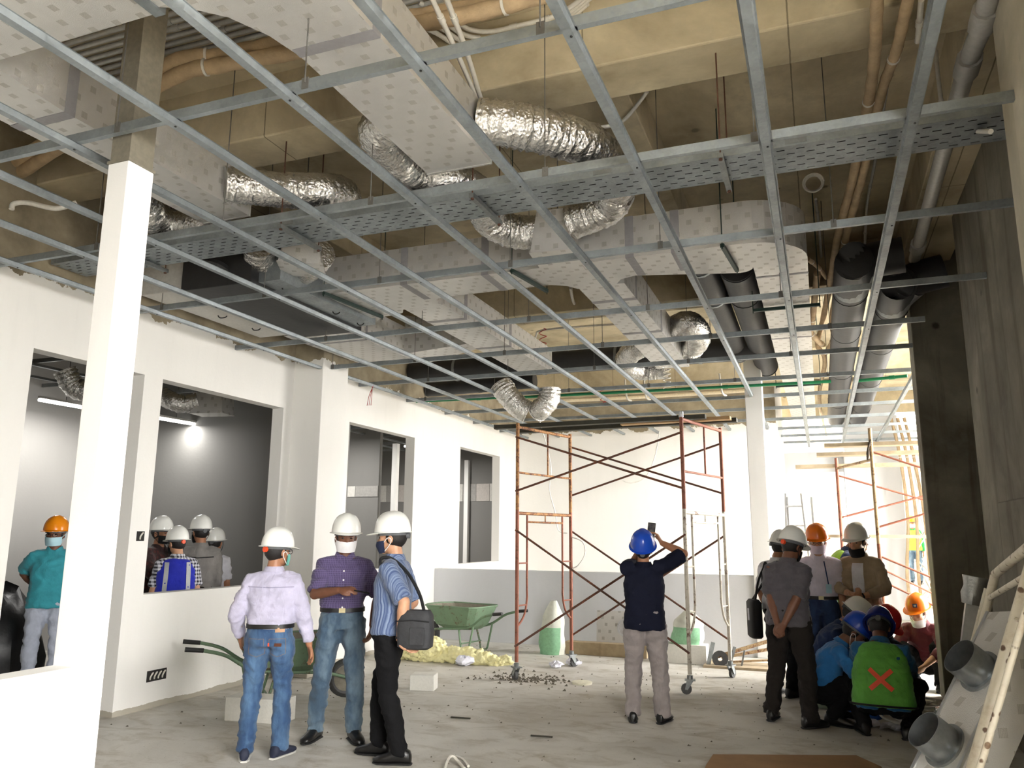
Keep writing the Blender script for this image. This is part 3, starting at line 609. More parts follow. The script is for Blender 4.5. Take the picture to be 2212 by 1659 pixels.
def cable(pts, r, label, mat=WIRE, k=8, grp='loose cables', nm='cable'):
    pp = spline(pts, k); o0 = V(pts[0]); o = MB().tube([p-o0 for p in pp], r, 6).build(nm, mat, None, smooth=60); o.location = o0
    return tag(o, label, 'cable', grp)
cable([(-3.651, 10.400, 3.537), (-3.616, 10.400, 3.237), (-3.513, 10.400, 2.873), (-3.446, 10.400, 2.548), (-3.501, 10.500, 2.236), (-3.414, 10.500, 1.918), (-3.375, 10.500, 1.698), (-3.249, 10.500, 1.655)], .008, 'thin white cable dropping from the hanging foil duct past the scaffold')
cable([(-3.038, 10.000, 1.606), (-2.889, 10.000, 1.548), (-2.853, 10.000, 1.403), (-2.941, 10.000, 1.256), (-3.029, 10.000, 1.208)], .008, 'thin white cable loop right of the left scaffold frame')
cable([(-2.813, 15.200, 3.641), (-2.916, 15.200, 3.149), (-3.107, 15.200, 2.751), (-3.381, 15.200, 2.641), (-3.563, 15.200, 2.689)], .012, 'curved white cable with wide end hanging before the back wall')

# ------------------------------------------------------------------ scaffolds
RUST_O = mat_rust('ochre_paint_rust', (176, 128, 78), .5); RUST_R = mat_rust('red_oxide_rust', (150, 92, 72), .42); RUST_W = mat_rust('white_paint_rust', (214, 206, 190), .42)
RUST_D = mat_rust('dark_rust', (104, 72, 60), .5); RUST_B = mat_rust('tan_paint_rust', (186, 160, 122), .45)
RUBBER = simple('grey_rubber', (74, 74, 74), .7, 0, .2)
def lerp(a, b, t): return tuple(a[i]+(b[i]-a[i])*t for i in range(3))
def caster(par, x, y, ang, z=.14):
    c, s = math.cos(ang), math.sin(ang); m = MB()
    cx, cy = x+c*.04, y+s*.04
    R = Matrix.Rotation(ang, 3, 'Z')
    def w_(p): return V((x, y, 0))+R@V(p)
    m.cyl((x, y, z+.01), (x, y, z+.05), .03, 10); m.obox(w_((0, 0, z+.005)), (.11, .09, .012), R)
    for q in (-.026, .026):
        t = MB().prism([(-.035, z-.0), (.035, z), (.055, .05), (.028, .045)], q-.003, q+.003)
        m.add([w_((p[0], p[2], p[1])) for p in t.v], t.f)
    o = m.build('caster_fork', GALVD, par, world=True)
    k = MB(); k.tube([w_((.04, -.018, .055)), w_((.04, .018, .055))], .055, 16); k.tube([w_((.04, -.02, .055)), w_((.04, .02, .055))], .03, 12)
    k.build('caster_wheel', RUBBER, par, smooth=40, world=True)
def frame(par, f, b, z0, z1, mats, inner=True, midz=None, nm='frame_tube'):
    """one walk-through end frame between the post feet f and b"""
    pm, bm_, im = mats
    m = MB(); m.cyl((*f, z0), (*f, z1), .0215, 12); m.build('post', pm, par, smooth=50, world=True)
    m = MB(); m.cyl((*b, z0), (*b, z1), .0215, 12); m.build('post', bm_, par, smooth=50, world=True)
    q = lambda t, z: (f[0]+(b[0]-f[0])*t, f[1]+(b[1]-f[1])*t, z)
    m = MB(); m.cyl(q(0, z1-.04), q(1, z1-.04), .019, 10); m.build('top_rail', im, par, smooth=50, world=True)
    if inner:
        for s in (0, 1):
            a = lambda t: 1-t if s else t
            m = MB(); m.tube(spline([q(a(.17), z1-.06), q(a(.17), z0+.85), q(a(.17), z0+.68), q(a(.12), z0+.5), q(a(.0), z0+.38)], 6), .013, 8)
            for zz in (z1-.62, z1-1.1): m.cyl(q(a(0), zz), q(a(.17), zz), .009, 6)
            m.build('inner_leg', pm if not s else bm_, par, smooth=50, world=True)
        m = MB(); m.cyl(q(.17, z1-.14), q(.83, z1-.14), .012, 8); m.cyl(q(.5, z1-.14), q(.5, z1-.04), .009, 6); m.build('cross_rail', im, par, smooth=50, world=True)
    else:
        m = MB(); m.cyl(q(0, midz), q(1, midz), .013, 8); m.build('cross_rail', im, par, smooth=50, world=True)
        m = MB(); m.cyl(q(.55, midz), q(.55, z1-.04), .011, 8); m.build('brace_upright', im, par, smooth=50, world=True)
def brace(par, a, b, mat=None):
    a, b = V(a), V(b); m = MB(); m.cyl(a, b, .0125, 8)
    for p in (a, b): m.cyl(p-V((0, .018, 0)), p+V((0, .012, 0)), .012, 8)
    m.build('cross_brace', mat or RUST_D, par, smooth=50, world=True)
FL, FR, BL, BR = (-3.345, 8.83), (-1.385, 8.8), (-3.045, 10.0), (-1.095, 9.97)
s1 = thing('scaffold_tower', (-2.2, 9.4, 0), 'rusty rolling scaffold tower with planks in front of the back wall', 'scaffold')
frame(s1, FL, BL, .2, 1.92, (RUST_R, RUST_R, RUST_O)); frame(s1, FR, BR, .2, 1.92, (RUST_W, RUST_W, RUST_W))
frame(s1, FL, BL, 1.92, 2.95, (RUST_O, RUST_O, RUST_O), False, 2.36); frame(s1, FR, BR, 1.92, 2.95, (RUST_R, RUST_R, RUST_R), False, 2.33)
for p, a in ((FL, 2.4), (FR, 3.3), (BL, .9), (BR, 1.2)): caster(s1, *p, a)
for y_, A, B in ((-.025, FL, FR), (.025, BL, BR)):
    for (za, zb) in ((2.78, 2.14), (2.14, 2.76), (1.68, .42), (.38, 1.64)): brace(s1, (A[0], A[1]+y_*1.3, za), (B[0], B[1]+y_*1.3+(.02 if za < zb else 0), zb))
m = MB(); m.cyl((*FR, 2.93), (*FR, 2.99), .026, 12); m.build('joint_pin', ALU, s1, smooth=50, world=True)
DKPLANK = simple('dark_olive_plank', (52, 50, 38), .6, .1, .3, 12); WOODP = simple('raw_timber', (186, 150, 104), .7, 0, .2, 10)
def plank(name, a, b, w_, h_, mat, label, grp='planks on the scaffold'):
    o0 = (V(a)+V(b))/2; t = MB(); t.bar(V(a)-o0, V(b)-o0, w_, h_)
    t.bar(V(a)-o0+V((0, 0, h_*.0)), V(a)-o0+(V(b)-V(a))*.004, w_*1.02, h_*1.15)
    o = t.build(name, mat, None, bevel=.003); o.location = o0; return tag(o, label, 'plank', grp)
plank('scaffold_plank', (-3.81, 9.25, 2.975), (-1.16, 9.15, 2.975), .1, .05, DKPLANK, 'dark steel plank nearer the camera on the scaffold top')
plank('scaffold_plank', (-3.67, 9.72, 2.975), (-.85, 9.55, 2.975), .12, .05, DKPLANK, 'dark steel plank farther back on the scaffold top')
plank('timber_plank', (-2.2, 9.38, 2.97), (-.9, 9.32, 2.97), .12, .04, WOODP, 'pale timber plank sticking out between the dark planks')
s2 = thing('scaffold_tower', (.7, 11.0, 0), 'red and tan scaffold behind the crouching workers', 'scaffold')
A, B, C_, D_ = (.655, 11.0), (.26, 12.3), (2.45, 11.1), (2.1, 12.4)
for p, mt, z1 in ((A, RUST_B, 3.0), (B, RUST_R, 2.75), (C_, RUST_R, 3.0), (D_, RUST_B, 2.9)):
    m = MB(); m.cyl((*p, .02), (*p, z1), .024, 12); m.cyl((*p, .0), (*p, .02), .06, 10); m.build('post', mt, s2, smooth=50, world=True)
m = MB(); m.cyl((*A, .02), (*A, 1.55), .0245, 12); m.build('lower_sleeve', RUST_R, s2, smooth=50, world=True)
for a, b, za, zb in ((A, C_, 2.7, 2.0), (A, C_, 1.75, 2.3), (A, C_, 1.4, .6), (A, C_, .35, 1.2), (B, D_, 2.5, 1.9), (B, D_, 1.9, 2.4), (B, D_, 1.45, .5), (A, C_, 1.1, .2)):
    brace(s2, (*a, za), (*b, zb), RUST_R)
for yy, z, x0, x1 in ((11.0, 2.78, .1, 2.6), (12.3, 2.62, -.3, 2.6), (11.6, 2.72, .0, 2.6), (12.35, 1.62, .0, 2.4)):
    m = MB(); m.box((x0, yy, z), (x1, yy+.2, z+.045)); m.build('deck_board', simple('weathered_board', (172, 156, 130), .75, 0, .2, 8), s2, world=True)
for p, q in ((A, B), (C_, D_)):
    for z in (1.05, 2.6): m = MB(); m.cyl((*p, z), (*q, z), .018, 8); m.build('end_rail', RUST_B, s2, smooth=50, world=True)
m = MB()
for k in range(3): m.tube(spline([(.655, 10.97, 2.85-.03*k), (.62, 10.95, 2.75), (.6, 10.96, 2.66-.03*k), (.63, 10.98, 2.72)], 5), .012, 6)
m.build('rag', simple('dark_rag', (70, 60, 50), .9), s2, smooth=60, world=True)
# aluminium step ladder by the corridor
ld = thing('step_ladder', (-.4, 13.2, 0), 'aluminium step ladder standing by the corridor behind the white column', 'ladder')
for x0, x1 in ((-.56, -.50), (-.13, -.27)):
    m = MB(); m.bar((x0, 13.0, 0), (x1, 13.3, 2.3), .05, .025); m.build('side_rail', ALU, ld, world=True)
for k in range(1, 8):
    z = .3*k; f = z/2.3; m = MB(); m.bar((-.56+.06*f, 13.0+.3*f, z), (-.13-.14*f, 13.0+.3*f, z), .06, .025); m.build('rung', ALU, ld, world=True)
for x0 in (-.5, -.1): m = MB(); m.bar((x0, 13.75, 0), (x0*.9-.03, 13.33, 2.25), .03, .03); m.build('rear_leg', ALU, ld, world=True)
# white rusty frame leaning on the right wall
lf = thing('leaning_scaffold_frame', (.6, 4.4, 0), 'white rust-spotted scaffold frame leaning against the right wall', 'scaffold frame')
def SP(): 
    t = NT('spotted_white_paint'); o = t.obj(); v = t.n('ShaderNodeTexVoronoi', {'Vector': o, 'Scale': 17}).outputs[0]
    f = t.ramp(t.math('ADD', v, t.math('MULTIPLY', t.noise(20, 3, .6, o), .3)), [(.36, (1,1,1)), (.42, (0,0,0))])
    return t.set(t.mix(t.ramp(t.noise(9, 5, .7, o), [(.5, (0,0,0)), (.7, (.6,.6,.6))]), t.mix(f, lin((196, 188, 170)), lin((84, 60, 44))), lin((150, 128, 100))), .55)
SPOT = SP()
n0, n1, f0, f1 = V((.40, 3.9, .0)), V((.94, 3.9, 1.92)), V((.24, 5.1, 0)), V((.885, 5.1, 1.45))
n0 = V((0.513, 3.900, 0.701)); n1 = V((0.767, 3.900, 1.421)); dn_ = (n1-n0); n0b = n0-dn_*(n0.z/dn_.z); n1b = n0+dn_*((1.62-n0.z)/dn_.z)
f0 = V((0.549, 5.100, 0.406)); f1 = V((0.874, 5.100, 1.430)); df = f1-f0; f0b = f0-df*(f0.z/df.z)
for a, b, nm in ((n0b, n1b, 'post'), (f0b, f1, 'post'), (f1, n1b, 'top_rail')):
    m = MB(); m.cyl(a, b, .0225, 14); m.build(nm, SPOT, lf, smooth=50, world=True)
for (a, b) in ((f0b, f1), (n0b, n1b)):
    s = 1 if a is n0b else -1; off = V((0, -.14*-s if False else (.13 if s < 0 else -.13) * -1, 0))
    m = MB(); m.tube(spline([a.lerp(b, .3), a.lerp(b, .42)-off*.8, a.lerp(b, .55)-off, a.lerp(b, .94)-off], 6), .014, 8)
    m.cyl(a.lerp(b, .8), a.lerp(b, .8)-off, .009, 6); m.build('inner_leg', SPOT, lf, smooth=50, world=True)
m = MB(); m.cyl(f1.lerp(f0b, .09), n1b.lerp(n0b, .09), .014, 8); m.build('cross_rail', SPOT, lf, smooth=50, world=True)
# leaning duct pieces with round spigots
lp = thing('leaning_duct_piece', (.75, 4.6, 0), 'leaning foil-board duct piece with two round steel spigots at the lower right', 'duct piece')
pA, pB = V((0.644, 4.350, 1.015)), V((0.455, 4.200, 0.710))
ua = (pA-pB).normalized(); na = V((-.80, -.42, .30)); na = (na-ua*na.dot(ua)).normalized(); wa = ua.cross(na)
p0 = pB-ua*((pB.z-.10)/ua.z); p1 = pA+ua*.34
fr = lambda c: [c+wa*.14, c-wa*.14, c-wa*.14-na*.19, c+wa*.14-na*.19]
MB().loft([fr(p0), fr(p1)]).build('duct_body', DUCT, lp, world=True)
for sg in (-1, 1): MB().bar(p0+wa*.14*sg, p1+wa*.14*sg, .014, .014).build('corner_bead', ALU, lp, world=True)
SPG = simple('spigot_steel', (136, 140, 142), .3, .9, .15)
def spigot(c, d, r, L_):
    m = MB(); d = d.normalized(); u_ = d.orthogonal().normalized(); w2 = d.cross(u_)
    rr = lambda o_, r_: [c+d*o_+(u_*math.cos(2*PI*k/28)+w2*math.sin(2*PI*k/28))*r_ for k in range(28)]
    m.loft([rr(0, r), rr(L_, r), rr(L_, r-.003), rr(0, r-.003)], cap=False)
    m.loft([rr(0, r+.018), rr(.012, r+.018), rr(.012, r-.004)], cap=False); m.build('spigot', SPG, lp, smooth=40, world=True)
spigot(pA, na, .088, .12); spigot(pB, na, .088, .12)
ps = thing('steel_profile', (1.0, 7.0, 0), 'tall shiny steel profile with a tape-wrapped head leaning on the pier', 'steel profile')
m = MB(); a, b = V((0.818, 6.400, 0.517)), V((0.951, 6.400, 1.192)); a = a-(b-a)*(a.z/(b-a).z)
m.bar(a, b, .1, .06, up=(0, 1, 0)); m.build('profile_leg', ALU, ps, world=True)
m = MB(); d = (b-a).normalized(); m.tube([b-d*.02, b+d*.05, b+d*.1, b+d*.17], [.075, .085, .078, .082], 12, jit=.12); m.build('tape_wrap', simple('silver_tape', (150, 150, 146), .35, .7, .2, 14, .4, 30), ps, smooth=50, world=True)
fw = MB(); random.seed(3); fw.tube([(.83, 7.2, .0), (.825, 7.2, .16), (.82, 7.2, .34)], [.11, .10, .085], 14, jit=.12)
o = fw.build('foil_scrap', FLEX, None, smooth=40); tag(o, 'crumpled foil scrap standing at the foot of the pier', 'foil scrap')
# cardboard sheet at the bottom edge
CARD = simple('brown_cardboard', (150, 116, 80), .85, 0, .12, 6)
cbp = [(-0.870, 6.107, 0.020), (-0.859, 6.410, 0.020), (0.138, 6.798, 0.020), (0.294, 6.541, 0.020), (0.237, 5.852, 0.020), (-0.848, 5.404, 0.020)]
o = MB().prism([(p[0], p[1]) for p in cbp], .004, .03).build('cardboard_sheet', CARD, None, bevel=.004); tag(o, 'brown cardboard sheet lying at the bottom edge', 'cardboard')
# ------------------------------------------------------------------ wheelbarrows
WBG = mat_rust('green_barrow_paint', (118, 144, 116), .4); WBIN = simple('mortar_crusted', (146, 140, 126), .9, 0, .25, 10, .4, 20)
def wheelbarrow(loc, ang, label):
    t = thing('wheelbarrow', loc, label, 'wheelbarrow', rz=ang)
    def ring(z, x0, x1, w_, c=.12): return [(x0+c, -w_, z), (x1-c*.6, -w_, z), (x1, -w_*.7, z), (x1, w_*.7, z), (x1-c*.6, w_, z), (x0+c, w_, z), (x0, w_*.45, z), (x0, -w_*.45, z)]
    m = MB(); m.loft([ring(.30, .22, .78, .17), ring(.36, .12, .86, .24), ring(.62, -.02, .98, .33)], cap=False); m.add(ring(.30, .22, .78, .17), [tuple(range(8))])
    m.build('tray', WBG, t, smooth=30)
    m = MB(); m.loft([ring(.305, .235, .765, .16), ring(.365, .14, .845, .225), ring(.615, .0, .96, .315)], cap=False); m.add(ring(.306, .235, .765, .16), [tuple(range(8))]); m.build('tray_lining', WBIN, t, smooth=30)
    rim = ring(.62, -.02, .98, .33); m = MB(); m.tube(rim+[rim[0]], .012, 6); m.build('tray_rim', WBG, t, smooth=50)
    for s in (-1, 1):
        m = MB(); m.tube(spline([(-.1, .07*s, .2), (.2, .16*s, .28), (.8, .22*s, .34), (1.1, .27*s, .5), (1.32, .29*s, .56)], 6), .017, 8); m.build('handle_tube', WBG, t, smooth=50)
        m = MB(); m.tube([(1.3, .287*s, .557), (1.46, .30*s, .575)], .022, 10); m.build('grip', simple('black_rubber_grip', (26, 26, 26), .6), t, smooth=50)
        m = MB(); m.tube(spline([(.62, .2*s, .33), (.68, .22*s, .1), (.7, .22*s, .012), (.8, .22*s, .012), (.84, .22*s, .12), (.9, .22*s, .36)], 6), .014, 8); m.build('leg', WBG, t, smooth=50)
    m = MB(); m.cyl((.7, -.22, .12), (.7, .22, .12), .01, 8); m.build('leg_brace', WBG, t, smooth=50)
    m = MB(); 
    for k in range(24): pass
    m.lathe([(.15, -.04), (.185, -.025), (.19, 0), (.185, .025), (.15, .04), (.13, .03), (.13, -.03), (.15, -.04)], (-.1, 0, .19), 28, R=Matrix.Rotation(PI/2, 3, 'X')); m.build('tyre', RUBBER, t, smooth=60)
    m = MB(); m.lathe([(.0, -.012), (.13, -.014), (.13, .014), (.0, .012)], (-.1, 0, .19), 20, R=Matrix.Rotation(PI/2, 3, 'X')); m.cyl((-.1, -.08, .19), (-.1, .08, .19), .018, 10); m.build('wheel_hub', WBIN, t, smooth=40)
    return t
wheelbarrow((-5.45, 10.95, 0), math.atan2(-.35, 1.35), 'green wheelbarrow with mortar-crusted tray beside the low grey partition')
wheelbarrow((-4.68, 7.2, 0), math.atan2(-.95, -.95), 'green wheelbarrow hidden behind the talking men with grips sticking out')
# ------------------------------------------------------------------ loose things on the floor
def at0(o, label, cat, group=None): return tag(o, label, cat, group)
def loose(mb, name, mat, loc, label, cat, group=None, smooth=0, bevel=0, rz=0):
    o = mb.build(name, mat, None, smooth=smooth, bevel=bevel); o.location = loc; o.rotation_euler = (0, 0, rz); return tag(o, label, cat, group)
AAC = simple('aerated_block', (222, 220, 212), .9, 0, .06, 40, .2, 60)
loose(MB().box((-.13, -.1, 0), (.13, .1, .16)), 'concrete_block', AAC, (-4.07, 7.95, 0), 'small white aerated block lying alone in the middle of the floor', 'block', 'aerated blocks', bevel=.006, rz=.25)
loose(MB().box((-.28, -.12, 0), (.28, .12, .2)), 'concrete_block', AAC, (-4.75, 6.12, 0), 'white aerated block behind the legs of the man in jeans', 'block', 'aerated blocks', bevel=.006, rz=.1)
loose(MB().box((-.28, -.12, 0), (.28, .12, .24)), 'concrete_block', AAC, (-1.76, 10.92, 0), 'white aerated block carrying the crumpled sack', 'block', 'aerated blocks', bevel=.006)
loose(MB().box((-.6, -.08, 0), (.55, .08, .17)).box((-.1, -.085, .02), (-.09, -.08, .17)), 'kerb_stone', simple('kerb_concrete', (170, 152, 122), .9, 0, .15, 12), (-2.85, 11.1, 0), 'buff concrete kerb along the low grey partition', 'kerb', bevel=.006)
pnl = thing('insulation_board', (-2.72, 11.2, .17), 'foil-board panel with a round steel hole leaning on the partition', 'panel')
m = MB(); m.box((-.32, -.015, 0), (.32, .015, .42)); m.build('board', DUCT, pnl)
m = MB(); m.lathe([(.12, -.02), (.125, -.035), (.105, -.035), (.105, -.02)], (.1, 0, .2), 24, R=Matrix.Rotation(-PI/2, 3, 'X') @ Matrix.Identity(3)); m.lathe([(0, .019), (.105, .019)], (.1, 0, .2), 24, R=Matrix.Rotation(PI/2, 3, 'X')); m.build('collar', ALU, pnl, smooth=40)
pnl.rotation_euler = (-.12, 0, 0)
def sack(loc, h, r, label, seed, topk=.35):
    random.seed(seed); t = thing('plastic_sack', loc, label, 'sack', 'plastic sacks'); N = 26
    def prof(f): return r*(1.0 if f < .08 else 1.08-.35*max(0, f-.25) if f < .7 else max(.25, .92-(f-.7)*2.2))
    rings = []
    for i in range(15):
        f = i/14; rr = prof(f)
        rings.append([(rr*(1+.14*mnoise.noise(V((math.cos(a)*2, math.sin(a)*2, f*4+seed))))*math.cos(a)*1.0+.03*f, rr*.7*(1+.14*mnoise.noise(V((math.cos(a)*2+5, math.sin(a)*2, f*4+seed))))*math.sin(a), f*h) for a in [2*PI*j/N for j in range(N)]])
    MB().loft(rings).build('sack_body', simple('translucent_white_plastic', (214, 216, 204), .4, 0, .12, 10, .5, 14), t, smooth=60)
    g = MB(); 
    for i in range(0, 8):
        pass
    gr = [[(p[0]*1.03, p[1]*1.03, p[2]) for p in rings[i][14:24]] for i in range(0, 8)]
    g.loft(gr, cap=False, closed=False); g.build('green_print', simple('green_print', (140, 190, 150), .45, 0, .15), t, smooth=60)
    return t
sack((-3.62, 10.95, 0), .72, .17, 'tall white and green plastic sack behind the left scaffold frame', 11)
sack((-1.74, 10.95, .24), .42, .2, 'crumpled white and green plastic sack on the white block', 17)
random.seed(5)
YW = simple('yellow_glass_wool', (244, 237, 182), .95, 0, .12, 14, .9, 30)
PAPER = simple('white_paper', (226, 226, 236), .7, 0, .05)
def crumple(loc, r, label, seed, nm='crumpled_paper', mat=None, flat=.45):
    random.seed(seed); n = 14; rings = []
    for i in range(7):
        th = PI*i/6; rings.append([(r*(math.sin(th)+.02)*math.cos(2*PI*j/n)*random.uniform(.65, 1.25), r*(math.sin(th)+.02)*math.sin(2*PI*j/n)*random.uniform(.65, 1.25), r*flat*(1-math.cos(th))*random.uniform(.8, 1.15)) for j in range(n)])
    return loose(MB().loft(rings), nm, mat or PAPER, loc, label, 'paper', 'litter')
crumple((-4.33, 9.55, 0), .13, 'crumpled white paper in front of the yellow glass wool', 1); crumple((-3.05, 10.1, 0), .1, 'crumpled white paper beside the rear caster', 2); crumple((-3.2, 9.85, 0), .09, 'crumpled white paper before the rear caster', 3)
loose(MB().lathe([(0, 0), (.11, 0), (.115, .02), (.105, .025), (0, .022)], n=28), 'plastic_disc', simple('cream_plastic', (226, 222, 200), .5), (-2.6, 8.93, 0), 'cream plastic lid lying on the floor between the scaffold and the photographer', 'lid', smooth=30)
# grit and mortar crumbs: uncountable
random.seed(9); m = MB()
def pebble(x, y, s): m.add([(x-s, y-s, 0), (x+s, y-s*.6, 0), (x+s*.4, y+s, 0), (x+random.uniform(-s, s)*.4, y, s*1.1)], [(0,1,3), (1,2,3), (2,0,3), (0,2,1)])
for k in range(230):
    a = random.gauss(0, 1); b = random.gauss(0, 1); pebble(-3.25+a*.28, 8.95+b*.16, random.uniform(.006, .022))
for k in range(420): pebble(random.uniform(-5.8, 1.0), random.uniform(5.4, 11.5), random.uniform(.003, .012))
tag(m.build('mortar_crumbs', simple('dark_grit', (104, 98, 86), .9), None), 'grit and mortar crumbs scattered over the floor', 'grit', kind='stuff')
# bent white conduit offcut at the bottom edge
cable([(-2.549, 5.325, 0.020), (-2.586, 5.459, 0.050), (-2.575, 5.513, 0.060), (-2.526, 5.503, 0.030), (-2.431, 5.398, 0.020)], .011, 'bent white conduit offcut at the bottom edge, left one', PVC, 6, 'conduit offcuts', 'conduit_offcut')
cable([(-2.640, 5.668, 0.020), (-2.520, 5.570, 0.030), (-2.427, 5.460, 0.020)], .011, 'bent white conduit offcut at the bottom edge, right one', PVC, 6, 'conduit offcuts', 'conduit_offcut')
for (px, lab) in (((-3.127, 6.846, 0.004), 'dark stick offcut lying in front of the low block'), ((-2.240, 6.500, 0.004), 'thin grey strip lying in the shadow')):
    o = MB().bar((-.09, -.01, .006), (.09, .01, .006), .02, .01).build('strip_offcut', DKPLANK, None); o.location = px; tag(o, lab, 'offcut')
# tool pile behind the standing group
tp = thing('folded_trolley', (-1.05, 10.85, 0), 'folded steel trolley heap with grey frame behind the standing group', 'trolley')
m = MB(); m.bar((-1.35, 10.75, .12), (-.55, 10.95, .38), .04, .04); m.bar((-1.3, 10.85, .1), (-.55, 11.05, .25), .035, .035); m.bar((-1.3, 10.8, .05), (-.5, 10.9, .12), .05, .02); m.build('frame_bars', RUST_B, tp, world=True)
m = MB(); m.bar((-1.2, 10.75, .0), (-1.12, 10.78, .25), .03, .03); m.bar((-1.05, 10.75, .0), (-1.0, 10.75, .22), .03, .02); m.bar((-1.45, 10.7, .02), (-1.38, 10.72, .3), .02, .05); m.build('brackets', GALVD, tp, world=True)
m = MB(); m.lathe([(.03, -.02), (.1, -.02), (.1, .02), (.03, .02)], (-1.3, 10.72, .1), 18, R=Matrix.Rotation(1.2, 3, 'X')); m.build('wheel', RUBBER, tp, smooth=40, world=True)
m = MB(); m.box((-1.5, 10.6, .0), (-.6, 11.1, .03)); m.build('base_board', simple('weathered_board', (172, 156, 130), .75), tp, world=True)
# cable heap, plan sheets, tape and tools by the crouching workers
random.seed(21)
hp = thing('cable_heap', (.78, 8.5, 0), 'tangled heap of white conduit cable beside the pier', 'cable')
for k in range(9):
    cx, cy, r = .78+random.uniform(-.12, .1), 8.45+random.uniform(-.35, .3), random.uniform(.16, .3); ph = random.uniform(0, 6)
    pts = [(cx+r*math.cos(ph+a*.5)*1.0*(1+.12*math.sin(a*.7+k)), cy+r*math.sin(ph+a*.5)*1.1, .015+.012*k+.04*abs(math.sin(a*.35+k))) for a in range(26)]
    MB().tube(spline([(min(p[0], 1.03), p[1], p[2]) for p in pts], 3), .011, 6).build('cable_loop', WIRE, hp, smooth=60, world=True)
def sheet(c, w_, d_, rz, lab, z=.004):
    m = MB(); N = 6
    vs_ = [((i/N-.5)*w_, (j/N-.5)*d_, .004+.02*math.sin(i*.9+j*.5)**2) for i in range(N+1) for j in range(N+1)]
    m.add(vs_, [(i*(N+1)+j, (i+1)*(N+1)+j, (i+1)*(N+1)+j+1, i*(N+1)+j+1) for i in range(N) for j in range(N)])
    m.add([(x, y, q-.003) for x, y, q in vs_], [(i*(N+1)+j, i*(N+1)+j+1, (i+1)*(N+1)+j+1, (i+1)*(N+1)+j) for i in range(N) for j in range(N)])
    return loose(m, 'plan_sheet', PAPER, (c[0], c[1], z), lab, 'paper', 'plan sheets', rz=rz)
sheet((.22, 8.02), .34, .26, .35, 'white plan sheet left of the man in the green vest'); sheet((.5, 7.95), .24, .28, -.2, 'white plan sheet under the man in the green vest', .012)
o = MB().tube(spline([(-.16, .0, .02), (0, .02, .03), (.15, -.02, .02), (.2, .06, .02)], 5), .025, 8).build('blue_strap', simple('blue_plastic', (32, 92, 170), .5), None, smooth=60); o.location = (.2, 8.3, 0); tag(o, 'blue strap lying in front of the crouching man in blue', 'strap')
o = MB().bar((-.3, 0, .03), (.3, .05, .03), .06, .05).build('pipe_offcut', simple('pale_green_pipe', (170, 186, 160), .6), None); o.location = (.15, 8.6, 0); tag(o, 'pale green board offcut behind the plan sheets', 'offcut')
# electrical boxes in the left wall
def sbox(y, z, w_, h_, lab):
    t = thing('socket_box', (WL+.001, y, z), lab, 'socket box')
    m = MB(); m.box((-.004, -w_/2, -h_/2), (.004, w_/2, h_/2)); m.build('recess', simple('dark_recess', (40, 38, 36), .9), t)
    random.seed(int(y*10))
    for k in range(int(w_/.05)): MB().tube(spline([(.004, -w_/2+.04+.05*k, -.03), (.02, -w_/2+.03+.05*k, .0), (.015, -w_/2+.06+.05*k, .03), (.004, -w_/2+.05+.05*k, .01)], 5), .007, 6).build('wire_end', PVC, t, smooth=60)
sbox((-6.000, 5.799, 1.591)[1], (-6.000, 5.799, 1.591)[2], .09, .09, 'small open socket box high on the wall pier left of the window opening')
sbox((-6.000, 6.151, 0.292)[1], (-6.000, 6.151, 0.292)[2], .24, .1, 'wide open socket box low on the wall under the window opening')
# side room: ceiling strips, flexible ducts, tube lamps, heaps
rg = thing('side_room_grid', (-8, 7, 3.62), 'dim ceiling grid of the side room seen through the openings', 'ceiling grid')
for x in (-6.7, -7.4, -8.1, -8.8, -9.5): MB().box((x, 2.3, 3.6), (x+.05, 9.25, 3.63)).build('furring_channel', GALVD, rg, world=True)
for y in (3, 4.2, 5.4, 6.6, 7.8, 8.8): MB().box((-10.15, y, 3.63), (-6.2, y+.03, 3.68)).build('bearer_channel', GALVD, rg, world=True)
for x in (-6.7, -7.4, -8.1, -8.8): MB().box((x, 9.5, 3.5), (x+.05, 16.9, 3.53)).build('furring_channel', GALVD, rg, world=True)
for y in (10, 11.2, 12.4, 13.6, 14.8, 16): MB().box((-10.15, y, 3.53), (-6.22, y+.03, 3.58)).build('bearer_channel', GALVD, rg, world=True)
flex([(-8.485, 6.800, 3.561), (-8.421, 6.900, 3.373), (-8.300, 7.000, 3.326), (-8.155, 7.100, 3.393), (-8.182, 7.200, 3.619)], .13, 'dim flexible duct in the side room seen left of the slender column', 31)
flex([(-8.112, 8.000, 3.425), (-7.919, 8.000, 3.333), (-7.816, 8.100, 3.318), (-7.678, 8.200, 3.364)], .12, 'dim flexible duct in the side room seen in the top of the window opening', 32)
plenum((-7.530, 8.300, 3.334), (.45, .3, .28), 'foil plenum box of the side room in the top of the window opening', .2, .95)
TUBE = NT('lit_lamp_tube'); TUBE.b.inputs['Emission Color'].default_value = (1, .98, .95, 1); TUBE.b.inputs['Emission Strength'].default_value = 7; TUBE = TUBE.set((.9, .9, .9), .4)
